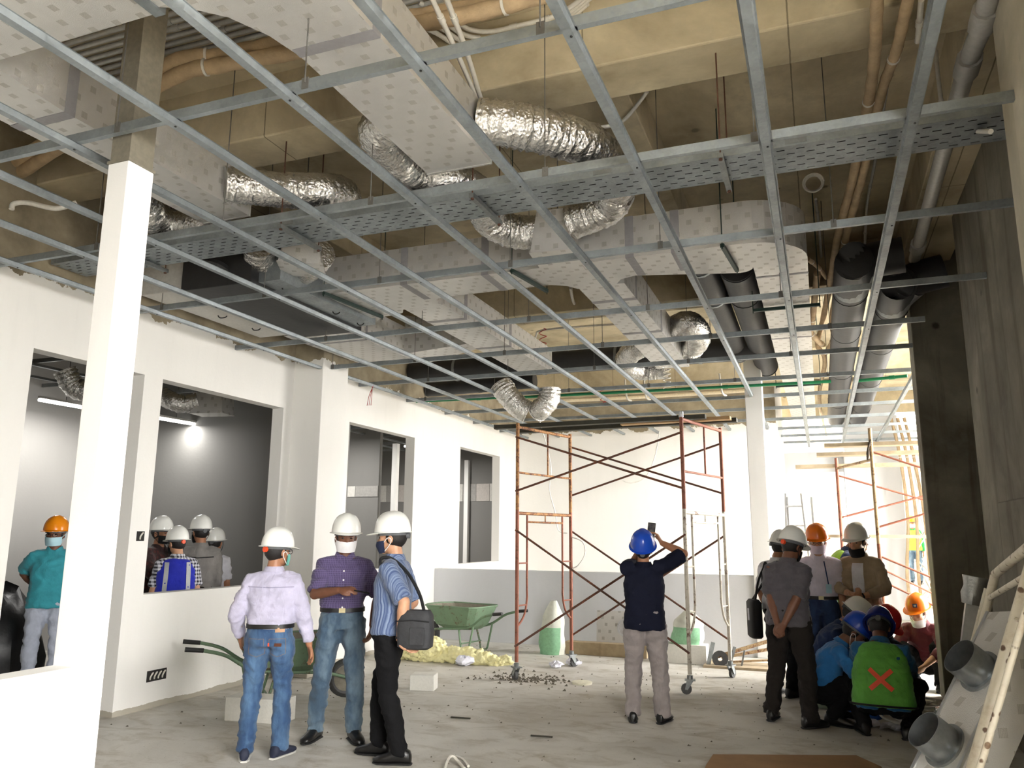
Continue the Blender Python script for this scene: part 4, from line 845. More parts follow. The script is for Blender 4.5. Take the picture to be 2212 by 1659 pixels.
def lamp(c, d, lab, en=15):
    c = V(c); d = V(d); t = thing('tube_lamp', tuple(c), lab, 'lamp', 'tube lamps of the side rooms'); a, b = c-d*.4, c+d*.4
    MB().cyl(a, b, .02, 10).build('tube', TUBE, t, smooth=50, world=True)
    MB().bar(a+V((0, 0, .04)), b+V((0, 0, .04)), .05, .03).build('batten', FCUW, t, world=True)
    MB().cyl(c+V((0, 0, .05)), (c.x, c.y, 4.99), .006, 6).build('hanger_rod', HR, t, world=True)
    l = bpy.data.lights.new('tube_lamp_light', 'AREA'); l.shape = 'RECTANGLE'; l.size = .75; l.size_y = .04; l.energy = en; l.color = (1, .97, .93)
    o = bpy.data.objects.new('tube_lamp_light', l); COL.objects.link(o); o.location = (0, 0, -.025); o.parent = t; o.rotation_euler = (0, 0, math.atan2(d.y, d.x))
lamp((-9.441, 7.640, 3.320), (.0, 1, 0), 'lit tube lamp of the side room seen left of the slender column'); lamp((-8.777, 8.945, 3.240), (.05, 1, 0), 'lit tube lamp of the side room seen through the big window opening'); lamp((-8.2, 11.6, 3.45), (.2, .98, 0), 'unseen tube lamp added to light the far side room at the first far opening', 45); lamp((-8.0, 15.0, 3.45), (.2, .98, 0), 'unseen tube lamp added to light the far side room behind the second far opening', 60)  # last two lamps are hidden, added to brighten the far rooms
def heap(loc, r, h, label, mat, seed, sx=1.4):
    random.seed(seed); n = 20; rings = []
    for i in range(8):
        f = i/7; rings.append([(r*sx*(math.cos(f*PI/2)+.02)*math.cos(2*PI*j/n)*(1+.25*mnoise.noise(V((j*.9, f*3, seed)))), r*(math.cos(f*PI/2)+.02)*math.sin(2*PI*j/n)*(1+.25*mnoise.noise(V((j*.7, f*3, seed+3)))), h*math.sin(f*PI/2)*(1+.2*mnoise.noise(V((j*.5, f*2, seed+7))))) for j in range(n)])
    return loose(MB().loft(rings), 'tarpaulin_heap', mat, loc, label, 'tarpaulin', smooth=40)
heap((-8.7, 8.6, 0), .6, 1.0, 'dusty grey tarpaulin heap in the side room beyond the window sill', simple('grey_tarpaulin', (120, 120, 108), .8, 0, .3, 6, .6, 8), 4)
heap((-9.0, 6.6, 0), .5, 1.0, 'black plastic covered heap behind the man in turquoise', simple('black_plastic', (24, 25, 27), .4, 0, .3, 6, .6, 8), 6)
for k in range(3): loose(MB().lathe([(0, 0), (.14, 0), (.16, .35), (.165, .36), (.155, .36), (.14, .02), (0, .02)], n=20), 'bucket', simple('dark_blue_plastic', (44, 52, 62), .5), (-8.55-.1*k, 5.75+.38*k, 0), ['nearest', 'middle', 'farthest'][k]+' dark bucket on the floor by the man in turquoise', 'bucket', 'buckets in the side room', smooth=40)
# hanging cable bunch of the far hall
random.seed(12)
hb = thing('hanging_cables', (1.9, 18.0, 2.8), 'bunch of white cables hanging in the bright hall beside the pier', 'cable')
for k in range(14):
    x = random.uniform(1.7, 2.5); y = random.uniform(17, 19); pts = []
    for i in range(9):
        f = i/8; pts.append((x+.16*math.sin(i*1.3+k*2)*(.3+f), y+.1*math.cos(i+k), 3.4-f*3.0*random.uniform(.9, 1.05)))
    MB().tube(spline(pts, 4), .012, 5).build('cable_strand', WIRE, hb, smooth=60, world=True)
for k in range(3): wrapped([(1.45+.12*k, 17.5, 4.0), (1.55+.12*k, 17.4, 3.2), (1.6+.15*k, 17.5, 2.0), (1.5+.2*k, 17.5, .9), (1.55+.2*k, 17.6, .05)], .03, ['left', 'middle', 'right'][k]+' beige wrapped pipe hanging down in the bright hall')

# ------------------------------------------------------------------ people
from mathutils.bvhtree import BVHTree
SKIN = {}
TMPS = bpy.data.scenes.new('workbench')
def skin(k):
    if k not in SKIN:
        c = {'m': (168, 118, 88), 'd': (116, 76, 56), 'l': (196, 148, 116)}[k]
        t = NT('skin_'+k); o = t.obj(); l = lin(c)
        col = t.ramp(t.noise(18, 3, .6, o), [(.3, tuple(x*.86 for x in l)), (.7, tuple(min(1, x*1.06) for x in l))])
        t.set(col, .5); t.b.inputs['Subsurface Weight'].default_value = .06; t.b.inputs['Subsurface Radius'].default_value = (.02, .008, .004)
        t.bump(t.noise(120, 2, .5, o), .08, .003); SKIN[k] = t.mat
    return SKIN[k]
HAIR = simple('black_hair', (24, 20, 18), .6, 0, .3, 60, .4, 120)
EYEW = simple('eye_dark', (40, 30, 26), .2)
def helm_mat(n, c): return simple('helmet_'+n, c, .22, 0, .04, 6)
HM = {'white': helm_mat('white', (236, 236, 230)), 'orange': helm_mat('orange', (238, 120, 30)), 'blue': helm_mat('blue', (30, 72, 176)), 'navy': helm_mat('navy', (24, 40, 110)), 'red': helm_mat('red', (214, 44, 40)), 'yellow': helm_mat('yellow', (240, 186, 30)), 'amber': helm_mat('amber', (236, 140, 20))}
STRAPM = simple('grey_strap', (96, 98, 100), .7); KNOBM = simple('orange_knob', (226, 78, 36), .4)
def ell(m, c, r, R=None, n=14, k=9):
    rings = []
    for i in range(k):
        th = PI*(.03+.94*i/(k-1)); s, z = math.sin(th), -math.cos(th)
        ring = [V((r[0]*s*math.cos(2*PI*j/n), r[1]*s*math.sin(2*PI*j/n), r[2]*z)) for j in range(n)]
        rings.append([V(c)+(R@p if R else p) for p in ring])
    m.loft(rings)
def vox(mb, name, mat, parent, size, it=2, wr=0, seed=0, wscale=1.0):
    me = bpy.data.meshes.new('tmp'); me.from_pydata([tuple(p) for p in mb.v], [], mb.f)
    bm = bmesh.new(); bm.from_mesh(me); bmesh.ops.recalc_face_normals(bm, faces=bm.faces); bm.to_mesh(me); bm.free()
    o = bpy.data.objects.new('tmp', me); TMPS.collection.objects.link(o)
    r = o.modifiers.new('r', 'REMESH'); r.mode = 'VOXEL'; r.voxel_size = size
    if it: s = o.modifiers.new('s', 'SMOOTH'); s.iterations = it; s.factor = .5
    with bpy.context.temp_override(scene=TMPS, view_layer=TMPS.view_layers[0]):
        dg = bpy.context.evaluated_depsgraph_get(); me2 = bpy.data.meshes.new_from_object(o.evaluated_get(dg))
    bpy.data.objects.remove(o); bpy.data.meshes.remove(me)
    me2.name = name; me2.materials.clear(); me2.materials.append(mat)
    if wr:
        off = V((seed*3.1, seed*1.7, seed*.9))
        cos = [v.co.copy() for v in me2.vertices]; nrs = [n.vector.copy() for n in me2.vertex_normals]; out = []
        for p, nv in zip(cos, nrs):
            q = V((p.x*6, p.y*6, p.z*10))*wscale+off
            w1 = mnoise.noise(q*.6)
            n1 = mnoise.noise(q+V((w1, w1, w1))*1.2); n1 = (1-abs(n1)*2.2)
            n2 = 1-2*abs(mnoise.noise(q*1.9+V((4, 9, 2))))
            p = p+nv*(wr*(n1*.6+n2*.4-.45)); out += [p.x, p.y, p.z]
        me2.vertices.foreach_set('co', out)
    me2.shade_smooth()
    ob = bpy.data.objects.new(name, me2); COL.objects.link(ob); ob.parent = parent
    return ob
def ik(a, b, l1, l2, pole):
    a, b = V(a), V(b); d = b-a; L = d.length
    if L > (l1+l2)*.995: b = a+d*((l1+l2)*.995/L); d = b-a; L = d.length
    if L < abs(l1-l2)+.02: b = a+d.normalized()*(abs(l1-l2)+.02); d = b-a; L = d.length
    u = d/L; x = (l1*l1-l2*l2+L*L)/(2*L); h = math.sqrt(max(0, l1*l1-x*x))
    p = V(pole); p = (p-u*p.dot(u))
    p = p.normalized() if p.length > 1e-4 else u.orthogonal().normalized()
    return a+u*x+p*h, b
def hand(m, wr, d, nrm, side, curl, spread=.0, thumb=.5):
    """palm and five fingers grown from the wrist; d = finger direction, nrm = palm normal"""
    y = V(d).normalized(); z = -(V(nrm)-y*V(nrm).dot(y)).normalized(); x = y.cross(z)
    F = lambda p: V(wr)+x*p[0]+y*p[1]+z*p[2]
    rg = lambda yy, w_, t_: [F((w_*math.cos(2*PI*j/12), yy, t_*math.sin(2*PI*j/12))) for j in range(12)]
    m.loft([rg(-.02, .027, .021), rg(.015, .030, .019), rg(.05, .040, .017), rg(.083, .041, .0145), rg(.094, .034, .010)])
    for k, (fx, L_) in enumerate(((-.031, .060), (-.0105, .074), (.0105, .079), (.031, .071))):
        fx *= -side; p = V((fx, .084-(.006 if k == 0 else 0), 0)); a = 0; pts = [V((fx, .06, 0)), p.copy()]; dx = fx*spread*6
        for s, ln in enumerate((.42, .32, .26)):
            a += curl*(.75 if s == 0 else .95)*(1+.08*k)
            p = p+V((dx*.01 if s else dx*.02, math.cos(a), -math.sin(a))).normalized()*(L_*ln); pts.append(p.copy())
        m.tube([F(q) for q in pts], [.0095, .0095, .009, .0085, .0068], 8)
    tx = -side
    b0 = V((tx*-.022, .012, -.004)); 
    pts = [b0, V((tx*-.046, .038, -.010)), V((tx*-.056+tx*.012*thumb, .066, -.016-.012*thumb)), V((tx*-.054+tx*.03*thumb, .09, -.02-.022*thumb))]
    m.tube([F(q) for q in pts], [.015, .0135, .011, .008], 8)
def helmet(par, mat, H, knob=None, strap=None, low=0, logo=None):
    """hard hat in head space; H = 4x4 head matrix"""
    N = 40; rings = []; 
    def R_(az, v):
        c, s = math.cos(az), math.sin(az)            # az 0 = right, 90deg = front
        rx, ry = .118, .139
        z = .150*math.sin(v*PI/2); k = math.cos(v*PI/2)**.72
        x, y = rx*k*c, ry*k*s
        w_ = abs(x); 
        if v > .12 and w_ < .034: z += .007*(1-(w_/.034)**2)**.5*min(1, (v-.12)*4) if w_ < .034 else 0
        return V((x, y-.004, z+.049))
    brim = []
    for out, dz in ((1.0, -.004), (1.0, 0.0)):
        ring = []
        for j in range(N):
            az = 2*PI*j/N; c, s = math.cos(az), math.sin(az)
            f = max(0, s)**3; e = .014+.05*f+.006*max(0, -s)
            p = R_(az, 0); d = V((c, s*1.15, 0)).normalized()
            ring.append(p+d*e+V((0, 0, dz-.012*f-.004)))
        brim.append(ring)
    rim = [R_(2*PI*j/N, 0) for j in range(N)]
    dome = [[R_(2*PI*j/N, v) for j in range(N)] for v in (.05, .12, .22, .34, .46, .58, .7, .8, .88, .94, .98)]
    inner = [V((p.x*.94, p.y*.94, p.z-.004)) for p in rim]
    m = MB(); m.loft([[p-V((0, 0, .003)) for p in inner], brim[0], brim[1], rim]+dome, cap=False)
    m.add(dome[-1], [tuple(range(N))])
    m.add([V((p.x*.94, p.y*.94, p.z)) for p in inner], [tuple(range(N))])   # dark liner plane
    m.v = [H@V(p) for p in m.v]
    o = m.build('helmet', mat, par, smooth=48)
    m = MB(); n = 26; bx, by = .090, .108; rg = lambda z, g: [V((bx*g*math.cos(2*PI*j/n), by*g*math.sin(2*PI*j/n)-.006, z)) for j in range(n)]
    m.loft([rg(.022, 1), rg(.022, 1.04), rg(.056, 1.04), rg(.056, 1)], cap=False); m.v = [H@V(p) for p in m.v]; m.build('headband', STRAPM, o, smooth=40)
    m = MB(); m.cyl((0, -.112, .020), (0, -.136, .018), .022, 12); m.v = [H@V(p) for p in m.v]; m.build('ratchet_knob', knob or STRAPM, o, smooth=40)
    if strap is not None:
        for s in (-1, 1):
            m = MB(); m.tube(spline([(s*.088, .02, .02), (s*.084, .028, -.04), (s*.05, .055, -.098), (0, .066, -.112)], 6), .004, 6); m.v = [H@V(p) for p in m.v]; m.build('chin_strap', strap, o, smooth=50)
    return o
def mask(par, mat, H, dz=0, straps=True, strapmat=None):
    nu, nv = 15, 9
    def pt(i, j, g=0):
        u = -1+2*i/(nu-1); v = j/(nv-1); ang = u*1.2
        z = -.014-.088*v; wdt = .080-.012*v*abs(v)
        nose = math.exp(-(u/.30)**2)*(.020*(1-abs(v-.30)*1.5))
        bx, by = (.082+g)*(1-.2*max(0, v-.45)), .096+g-.018*max(0, v-.5)
        return V((bx*math.sin(ang), by*math.cos(ang)+nose+.008, z+dz-.004*math.cos(u*2)))
    m = MB(); a = [pt(i, j, .006) for i in range(nu) for j in range(nv)]; b = [pt(i, j, -.002) for i in range(nu) for j in range(nv)]
    fs = [(i*nv+j, (i+1)*nv+j, (i+1)*nv+j+1, i*nv+j+1) for i in range(nu-1) for j in range(nv-1)]
    m.add(a+b, fs+[tuple(q+nu*nv for q in reversed(f)) for f in fs]); m.v = [H@V(p) for p in m.v]
    o = m.build('face_mask', mat, par, smooth=70)
    if straps:
        for s, i in ((-1, 0), (1, nu-1)):
            m = MB(); m.tube(spline([pt(i, 1), (s*.092, .012, .004+dz*.3), (s*.093, -.014, -.002+dz*.3), (s*.086, -.008, -.035+dz*.4), pt(i, nv-2)], 5), .0028, 5); m.v = [H@V(p) for p in m.v]; m.build('ear_loop', strapmat or mat, o, smooth=60)
    return o
def person(label, pos, face, S=1.68, fat=1.0, pose=None, fit=None, fine=.009, group=None):
    pose = pose or {}; fit = fit or {}
    z0 = pos[2] if len(pos) > 2 else 0
    t = thing('person', (pos[0], pos[1], z0), label, 'person', group, math.atan2(-face[0], face[1])); s_ = S/1.68; t.scale = (s_, s_, s_)
    sd = abs(hash((round(pos[0], 2), round(pos[1], 2)))) % 97
    cf = fine*1.55
    # spine
    pel = V(pose.get('pel', (0, 0, .92))); u0 = V(pose.get('u0', (0, 0, 1))).normalized(); u1 = V(pose.get('u1', (0, .02, 1))).normalized()
    pr = V((1, 0, 0)); pr = (pr-u0*pr.dot(u0)).normalized()
    tw = math.radians(pose.get('twist', 0)); r1 = (pr-u1*pr.dot(u1)).normalized(); r1 = Matrix.Rotation(tw, 3, u1) @ r1
    L3 = lambda f: u0.lerp(u1, f).normalized()
    rl = lambda f: (pr.lerp(r1, f)-L3(f)*pr.lerp(r1, f).dot(L3(f))).normalized()
    waist = pel+L3(.2)*.12; chest = waist+L3(.6)*.19; sh = chest+u1*.14; nb = sh+u1*.05
    fw = u1.cross(r1)
    look = V(pose.get('look', (0, 1, 0))).normalized(); hup = V(pose.get('hup', (0, 0, 1)))
    hr = look.cross(hup).normalized(); hup = hr.cross(look)
    nd = (u1*.6+hup*.5).normalized()
    hc = nb+nd*.05+hup*.085+look*.022
    H = Matrix(((hr.x, look.x, hup.x, hc.x), (hr.y, look.y, hup.y, hc.y), (hr.z, look.z, hup.z, hc.z), (0, 0, 0, 1)))
    HR3 = H.to_3x3()
    # arms
    J = {}
    for sgn, k in ((-1, 'L'), (1, 'R')):
        a = pose.get('arm'+k, {}); lift = a.get('lift', 0)
        sj = sh+r1*(.160*sgn*(1+.25*(fat-1)))+u1*(-.032+lift)
        tgt = a.get('wr')
        if tgt is None: tgt = sj+r1*(.055*sgn)+fw*a.get('fwd', .05)-V((0, 0, 1))*.53
        el, wr = ik(sj, V(tgt), .285, .255, a.get('pole', (.25*sgn, -1, 0)))
        d = V(a['dir']) if 'dir' in a else (wr-el).normalized()
        J[k] = (sj, el, wr, d, V(a.get('palm', (-sgn, 0, 0))), a.get('curl', .35), a.get('thumb', .5))
    # legs
    G = {}
    for sgn, k in ((-1, 'L'), (1, 'R')):
        f = pose.get('foot'+k, (.1*sgn, 0, 8*sgn)); hip = pel+pr*(.088*sgn)-u0*.04
        an = V((f[0], f[1], (f[3] if len(f) > 3 else 0)+.085)); kn, an = ik(hip, an, .41, .398, pose.get('knee'+k, (.12*sgn, 1, 0)))
        yaw = math.radians(-f[2]); toe = V((math.sin(-yaw), math.cos(yaw), 0)); G[k] = (hip, kn, an, toe, f[4] if len(f) > 4 else 0)
    # body: one continuous surface
    m = MB()
    def ring(c, r, u, a, b, n=18, sq=0): 
        f_ = u.cross(r); out = []
        for j in range(n):
            ca, sa = math.cos(2*PI*j/n), math.sin(2*PI*j/n); e = .82
            out.append(V(c)+r*(a*math.copysign(abs(ca)**e, ca))+f_*(b*math.copysign(abs(sa)**e, sa)))
        return out
    m.loft([ring(pel-u0*.05, pr, u0, .13, .09), ring(waist, rl(.3), L3(.3), .12, .085), ring(chest, rl(.7), L3(.7), .145, .09), ring(sh, r1, u1, .12, .06), ring(nb, r1, u1, .06, .055)])
    m.tube([nb-u1*.05, nb+nd*.03, hc-hup*.05-look*.012], [.064, .056, .054], 14)
    for c, r in (((0, -.010, .022), (.076, .094, .096)), ((0, .022, -.05), (.060, .066, .060)), ((0, .066, -.088), (.026, .022, .022)), ((0, .05, -.01), (.064, .05, .06)), ((0, .078, .03), (.05, .018, .014)), ((0, .094, -.052), (.024, .012, .012)), ((.036, .07, -.02), (.024, .02, .02)), ((-.036, .07, -.02), (.024, .02, .02)), ((0, .098, -.03), (.0165, .015, .011))):
        ell(m, H@V(c), r, HR3)
    m.tube([H@V((0, .085, .018)), H@V((0, .103, -.008)), H@V((0, .112, -.026))], [.009, .011, .013], 8)
    for sg in (-1, 1): ell(m, H@V((sg*.080, -.008, -.006)), (.010, .022, .033), HR3, 10, 7)
    for k, sgn in (('L', -1), ('R', 1)):
        sj, el, wr, d, pn, cu, th = J[k]
        m.tube([sj-r1*sgn*.06, sj, sj.lerp(el, .4), sj.lerp(el, .8), el, el.lerp(wr, .25), el.lerp(wr, .6), wr], [.05, .056*fat, .05*fat, .043*fat, .041, .043*fat, .036, .0265], 12)
        ell(m, el, (.042, .042, .042)); hand(m, wr, d, pn, sgn, cu, 0, th)
        hip, kn, an, toe, tip = G[k]
        m.tube([hip+u0*.05, hip.lerp(kn, .5), kn, kn.lerp(an, .35), an, an-V((0, 0, .03))], [.075, .065, .052, .05, .036, .036], 12); ell(m, kn, (.054,)*3)
    vox(m, 'body', skin(fit.get('skin', 'm')), t, fine*.85, 2)
    # shirt
    sm = fit['shirt']; sl = fit.get('sleeve', .85); hem = fit.get('hem', None); m = MB(); F_ = fat
    low = [] 
    if hem is not None:
        dn = -u0 if pose.get('crouch') else V((0, 0, -1)).lerp(-u0, .5)
        low = [ring(pel+dn*(hem), pr, u0, .186*F_, .135*F_), ring(pel+dn*(hem*.4), pr, u0, .188*F_, .135*F_)]
    else: low = [ring(pel+u0*.045, pr, u0, .160*F_, .118*F_)]
    bl = 1.0 if hem is not None else 1.07
    rings = low+[ring(waist+L3(.2)*.0, rl(.3), L3(.3), .168*F_*bl, .122*F_*bl), ring(waist.lerp(chest, .5), rl(.5), L3(.5), .176*F_, .125*F_), ring(chest, rl(.7), L3(.7), .188*(1+(F_-1)*.6), .126*(1+(F_-1)*.6)), ring(chest.lerp(sh, .55), r1, u1, .178, .108), ring(sh-u1*.012, r1, u1, .142, .086), ring(sh+u1*.018, r1, u1, .098, .07), ring(nb-u1*.004, r1, u1, .064, .062)]
    m.loft(rings)
    for k, sgn in (('L', -1), ('R', 1)):
        sj, el, wr, *_ = J[k]
        path = [(sj-r1*sgn*.075+u1*.016, .060), (sj, .067*F_), (sj.lerp(el, .35), .066*F_), (sj.lerp(el, .7), .064*F_), (sj.lerp(el, .92), .060*F_)]
        if sl <= 1: path = path[:2]+[(sj.lerp(el, sl*.5), .070*F_), (sj.lerp(el, sl*.8), .069*F_), (sj.lerp(el, sl), .070*F_)]
        else: path = path+[(el, .060*F_), (el.lerp(wr, .25), .057*F_), (el.lerp(wr, (sl-1)*.7), .050), (el.lerp(wr, (sl-1)*.95), .046), (el.lerp(wr, sl-1), .046)]
        m.tube([p for p, _ in path], [q for _, q in path], 14)
    shirt = vox(m, 'shirt', sm, t, cf, 3, fit.get('wr', .02), sd)
    # collar
    cm = fit.get('collar', sm)
    if cm:
        m = MB(); n = 22; A = []; B = []; C = []; D = []
        for j in range(n):
            a = PI/2+.22+(2*PI-.44)*j/(n-1); c, s = math.cos(a), math.sin(a); fr = max(0, s)**4
            base = nb-u1*(.012+.03*fr)+fw*.006
            A.append(base+r1*(.062*c)+fw*(.062*s)+u1*(.034-.012*fr)); B.append(base+r1*(.070*c)+fw*(.070*s)+u1*(.036-.012*fr)); C.append(base+r1*(.088*c)+fw*(.09*s)-u1*(.006+.028*fr)); D.append(base+r1*(.066*c)+fw*(.066*s)-u1*.02)
        m.loft([D, A, B, C], cap=False, closed=False); m.build('collar', cm, t, smooth=60)
    # trousers
    tm = fit['trousers']; m = MB(); tf = fit.get('leg', 1.0)
    m.loft([ring(pel-u0*.085, pr, u0, .150*F_, .115*F_), ring(pel-u0*.04, pr, u0, .172*F_, .128*F_), ring(pel+u0*.02, pr, u0, .168*F_, .122*F_), ring(waist-u0*.045, pr, u0, .158*F_, .115*F_)])
    for k, sgn in (('L', -1), ('R', 1)):
        hip, kn, an, toe, tip = G[k]
        m.tube([hip+u0*.03, hip.lerp(kn, .25), hip.lerp(kn, .6), kn, kn.lerp(an, .3), kn.lerp(an, .7), an+V((0, 0, .015)), an-V((0, 0, .03))], [.098*F_, .096*F_*tf, .083*tf, .071*tf, .071*tf, .066*tf, .064*tf, .066*tf], 16); ell(m, kn, (.072*tf,)*3)
    vox(m, 'trousers', tm, t, cf, 3, fit.get('twr', .022), sd+5, .9)
    if fit.get('belt'):
        m = MB(); q = waist-u0*.05; m.loft([ring(q-u0*.016, pr, u0, .179*F_, .132*F_, 24), ring(q+u0*.016, pr, u0, .179*F_, .132*F_, 24)], cap=True); b_ = m.build('belt', simple('black_leather', (22, 21, 21), .45), t, smooth=50)
        m = MB(); ff = u0.cross(pr); m.obox(q+ff*(.135*F_), (.05, .01, .036), Matrix((pr, ff, u0)).transposed()); m.build('buckle', simple('dull_brass', (150, 140, 110), .35, .8), b_)
    # shoes
    for k, sgn in (('L', -1), ('R', 1)):
        hip, kn, an, toe, tip = G[k]; Rz = Matrix((V((toe.y, -toe.x, 0)), toe, V((0, 0, 1)))).transposed()
        if tip: Rz = Rz @ Matrix.Rotation(-tip, 3, 'X')
        o0 = an-V((0, 0, .085)); piv = V((0, .13, 0)) if tip else V((0, 0, 0))
        if tip: o0 = an-Rz@V((0, -.02, .085))
        rr = lambda y, w_, h_, b=.0: [o0+Rz@V((w_*math.copysign(abs(math.cos(2*PI*j/14))**.7, math.cos(2*PI*j/14)), y, b+(h_-b)*(.5+.5*math.sin(2*PI*j/14)))) for j in range(14)]
        m = MB(); m.loft([rr(-.085, .022, .07, .012), rr(-.075, .034, .095, .01), rr(-.03, .038, .115, .008), rr(.03, .042, .105, .008), rr(.08, .048, .078, .008), rr(.13, .048, .062, .008), rr(.17, .038, .05, .01), rr(.185, .018, .038, .014)])
        sh_ = m.build('shoe', fit.get('shoes', BLACKSHOE), t, smooth=60)
        m = MB(); m.loft([rr(-.09, .026, .014, 0), rr(-.07, .040, .016, 0), rr(.0, .042, .016, 0), rr(.09, .051, .016, 0), rr(.15, .046, .016, 0), rr(.188, .02, .016, .003)]); m.build('sole', fit.get('sole', BLACKSOLE), sh_, smooth=40)
    # hair, helmet, mask, eyes
    m = MB(); n = 20; rings = []
    for i in range(9):
        th = PI*(.34+.5*i/8); rings.append([H@V((.0835*math.sin(th)*math.cos(2*PI*j/n)*(1 if math.cos(th) > -.6 else .9), .101*math.sin(th)*math.sin(2*PI*j/n)*(1 if math.sin(2*PI*j/n) < .1 else .78 if math.cos(th) < .3 else .98)-.016, .10*math.cos(th)+.02)) for j in range(n)])
    m.loft(rings); m.build('hair', fit.get('hair', HAIR), t, smooth=70)
    if fit.get('helmet'): helmet(t, HM[fit['helmet']], H @ Matrix.Rotation(math.radians(fit.get('tilt', 4)), 4, 'X'), fit.get('knob'), fit.get('strap'))
    for sg in (-1, 1):
        m = MB(); ell(m, H@V((sg*.031, .088, .010)), (.013, .006, .006), HR3, 10, 7); m.build('eye', EYEW, t, smooth=60)
        m = MB(); m.bar(H@V((sg*.016, .097, .031)), H@V((sg*.048, .085, .029)), .006, .008); m.build('eyebrow', HAIR, t)
    if fit.get('glasses'):
        m = MB()
        for sg in (-1, 1):
            c = V((sg*.033, .108, .006)); m.tube([H@(c+V((.024*math.cos(a*PI/6), -.12*abs(.024*math.cos(a*PI/6)), .018*math.sin(a*PI/6)))) for a in range(13)], .0022, 5); m.cyl(H@V((sg*.056, .10, .012)), H@V((sg*.082, -.0, .004)), .002, 5)
        m.cyl(H@V((-.01, .11, .01)), H@V((.01, .11, .01)), .002, 5); m.build('glasses', simple('black_frame', (20, 20, 20), .4), t, smooth=60)
    if fit.get('mask'): mask(t, fit['mask'], H, fit.get('maskdz', 0), True, fit.get('maskstrap'))
    t['joints'] = 0; del t['joints']
    return dict(t=t, H=H, J=J, G=G, pel=pel, waist=waist, chest=chest, sh=sh, nb=nb, u0=u0, u1=u1, r1=r1, pr=pr, fw=fw, shirt=shirt, ring=ring, fat=F_, cf=cf, rl=rl, L3=L3, s=s_)
BLACKSHOE = simple('black_shoe_leather', (20, 19, 19), .35, 0, .3, 30, .2, 40); BLACKSOLE = simple('black_sole', (30, 30, 30), .7); WHITESOLE = simple('white_sole', (214, 212, 206), .6)
def vest(p, mat, bandmat=None, band=True, trim=None, hem=.06):
    R_, F_ = p['ring'], p['fat']; pel, waist, chest, sh, u0, u1, r1 = (p[k] for k in ('pel', 'waist', 'chest', 'sh', 'u0', 'u1', 'r1'))
    m = MB(); g = 1.12
    m.loft([R_(pel-u0*hem, p['pr'], u0, .198*F_*g, .145*F_*g), R_(waist, p['rl'](.3), p['L3'](.3), .185*F_*g, .132*F_*g), R_(waist.lerp(chest, .5), p['rl'](.5), p['L3'](.5), .187*F_*g, .132*F_*g), R_(chest, p['rl'](.7), p['L3'](.7), .190*g, .129*g), R_(chest.lerp(sh, .6), r1, u1, .170*g, .108*g), R_(sh-u1*.004, r1, u1, .138*g, .088*g), R_(sh+u1*.026, r1, u1, .092, .072)])
    o = vox(m, 'vest', mat, p['t'], p['cf'], 3, .012, 3)
    if trim:
        m = MB(); q = R_(pel-u0*(hem-.012), p['pr'], u0, .203*F_*g, .150*F_*g, 28); m.tube(q+[q[0]], .009, 6); m.build('hem_trim', trim, o, smooth=60)
    return o
def strip(p, obj, pts, w_, mat, name, d, off=.005, up=None):
    """cloth strip laid on a garment: each point is dropped along d (person space) on to the garment"""
    me = obj.data; bv = BVHTree.FromPolygons([v.co for v in me.vertices], [tuple(f.vertices) for f in me.polygons])
    P_ = [V(a) for a in pts]; N = 14; cl = []
    for i in range(N+1):
        f = i/N*(len(P_)-1); k = min(int(f), len(P_)-2); cl.append(P_[k].lerp(P_[k+1], f-k))
    d = V(d).normalized(); A, B = [], []
    for i, c in enumerate(cl):
        tg = (cl[min(i+1, N)]-cl[max(i-1, 0)]).normalized(); sd = tg.cross(d).normalized()
        for S_, L_ in ((1, A), (-1, B)):
            q = c+sd*(w_/2*S_); h = bv.ray_cast(q-d*.6, d)
            L_.append((h[0]-d*off) if h[0] is not None else None)
    last = None; ok = [(a, b) for a, b in zip(A, B) if a is not None and b is not None]
    if len(ok) < 2: return None
    n = len(ok); vs_ = [x for ab in ok for x in ab]; vs_ += [x+d*.006 for x in vs_]
    fs = [(2*i, 2*i+1, 2*i+3, 2*i+2) for i in range(n-1)]; m = MB(); m.add(vs_, fs)
    m.add([x+d*0 for x in vs_[2*n:]], [tuple(reversed(f)) for f in fs])
    return m.build(name, mat, obj, smooth=60)
def wrist_watch(p, k, mat):
    sj, el, wr, d, *_ = p['J'][k]; a = el.lerp(wr, .93); b = el.lerp(wr, .99); m = MB(); m.tube([a, b], .033, 14); m.build('watch', mat, p['t'], smooth=50)

# fabrics
LILAC = mat_fabric('lilac_shirt', (186, 182, 204)); PURPLE = mat_fabric('purple_check_shirt', (78, 66, 104), 'finecheck', (120, 108, 146)); STRIPE = mat_fabric('blue_stripe_shirt', (128, 144, 172), 'stripe', (66, 84, 122))
JEANS = mat_fabric('blue_jeans', (44, 74, 112), 'denim', (84, 116, 150)); JEANS2 = mat_fabric('grey_blue_jeans', (66, 88, 108), 'denim', (112, 132, 146)); JEANS3 = mat_fabric('dark_jeans', (34, 52, 88), 'denim', (52, 76, 116))
BLACKT = mat_fabric('black_trousers', (17, 17, 19)); DARKT = mat_fabric('charcoal_trousers', (40, 36, 33)); GREYT = mat_fabric('stone_trousers', (150, 141, 140)); PALET = mat_fabric('pale_blue_trousers', (176, 182, 196)); CREAMT = mat_fabric('cream_trousers', (214, 204, 184))
NAVYS = mat_fabric('navy_shirt', (20, 23, 40)); TURQ = mat_fabric('turquoise_polo', (50, 148, 160)); GREYS = mat_fabric('grey_shirt', (84, 80, 86)); WHITES = mat_fabric('white_shirt', (222, 222, 230)); PINKW = mat_fabric('pinkish_white_shirt', (216, 208, 220)); BEIGEJ = mat_fabric('beige_jacket', (168, 148, 120)); GREYL = mat_fabric('light_grey_shirt', (134, 130, 126))
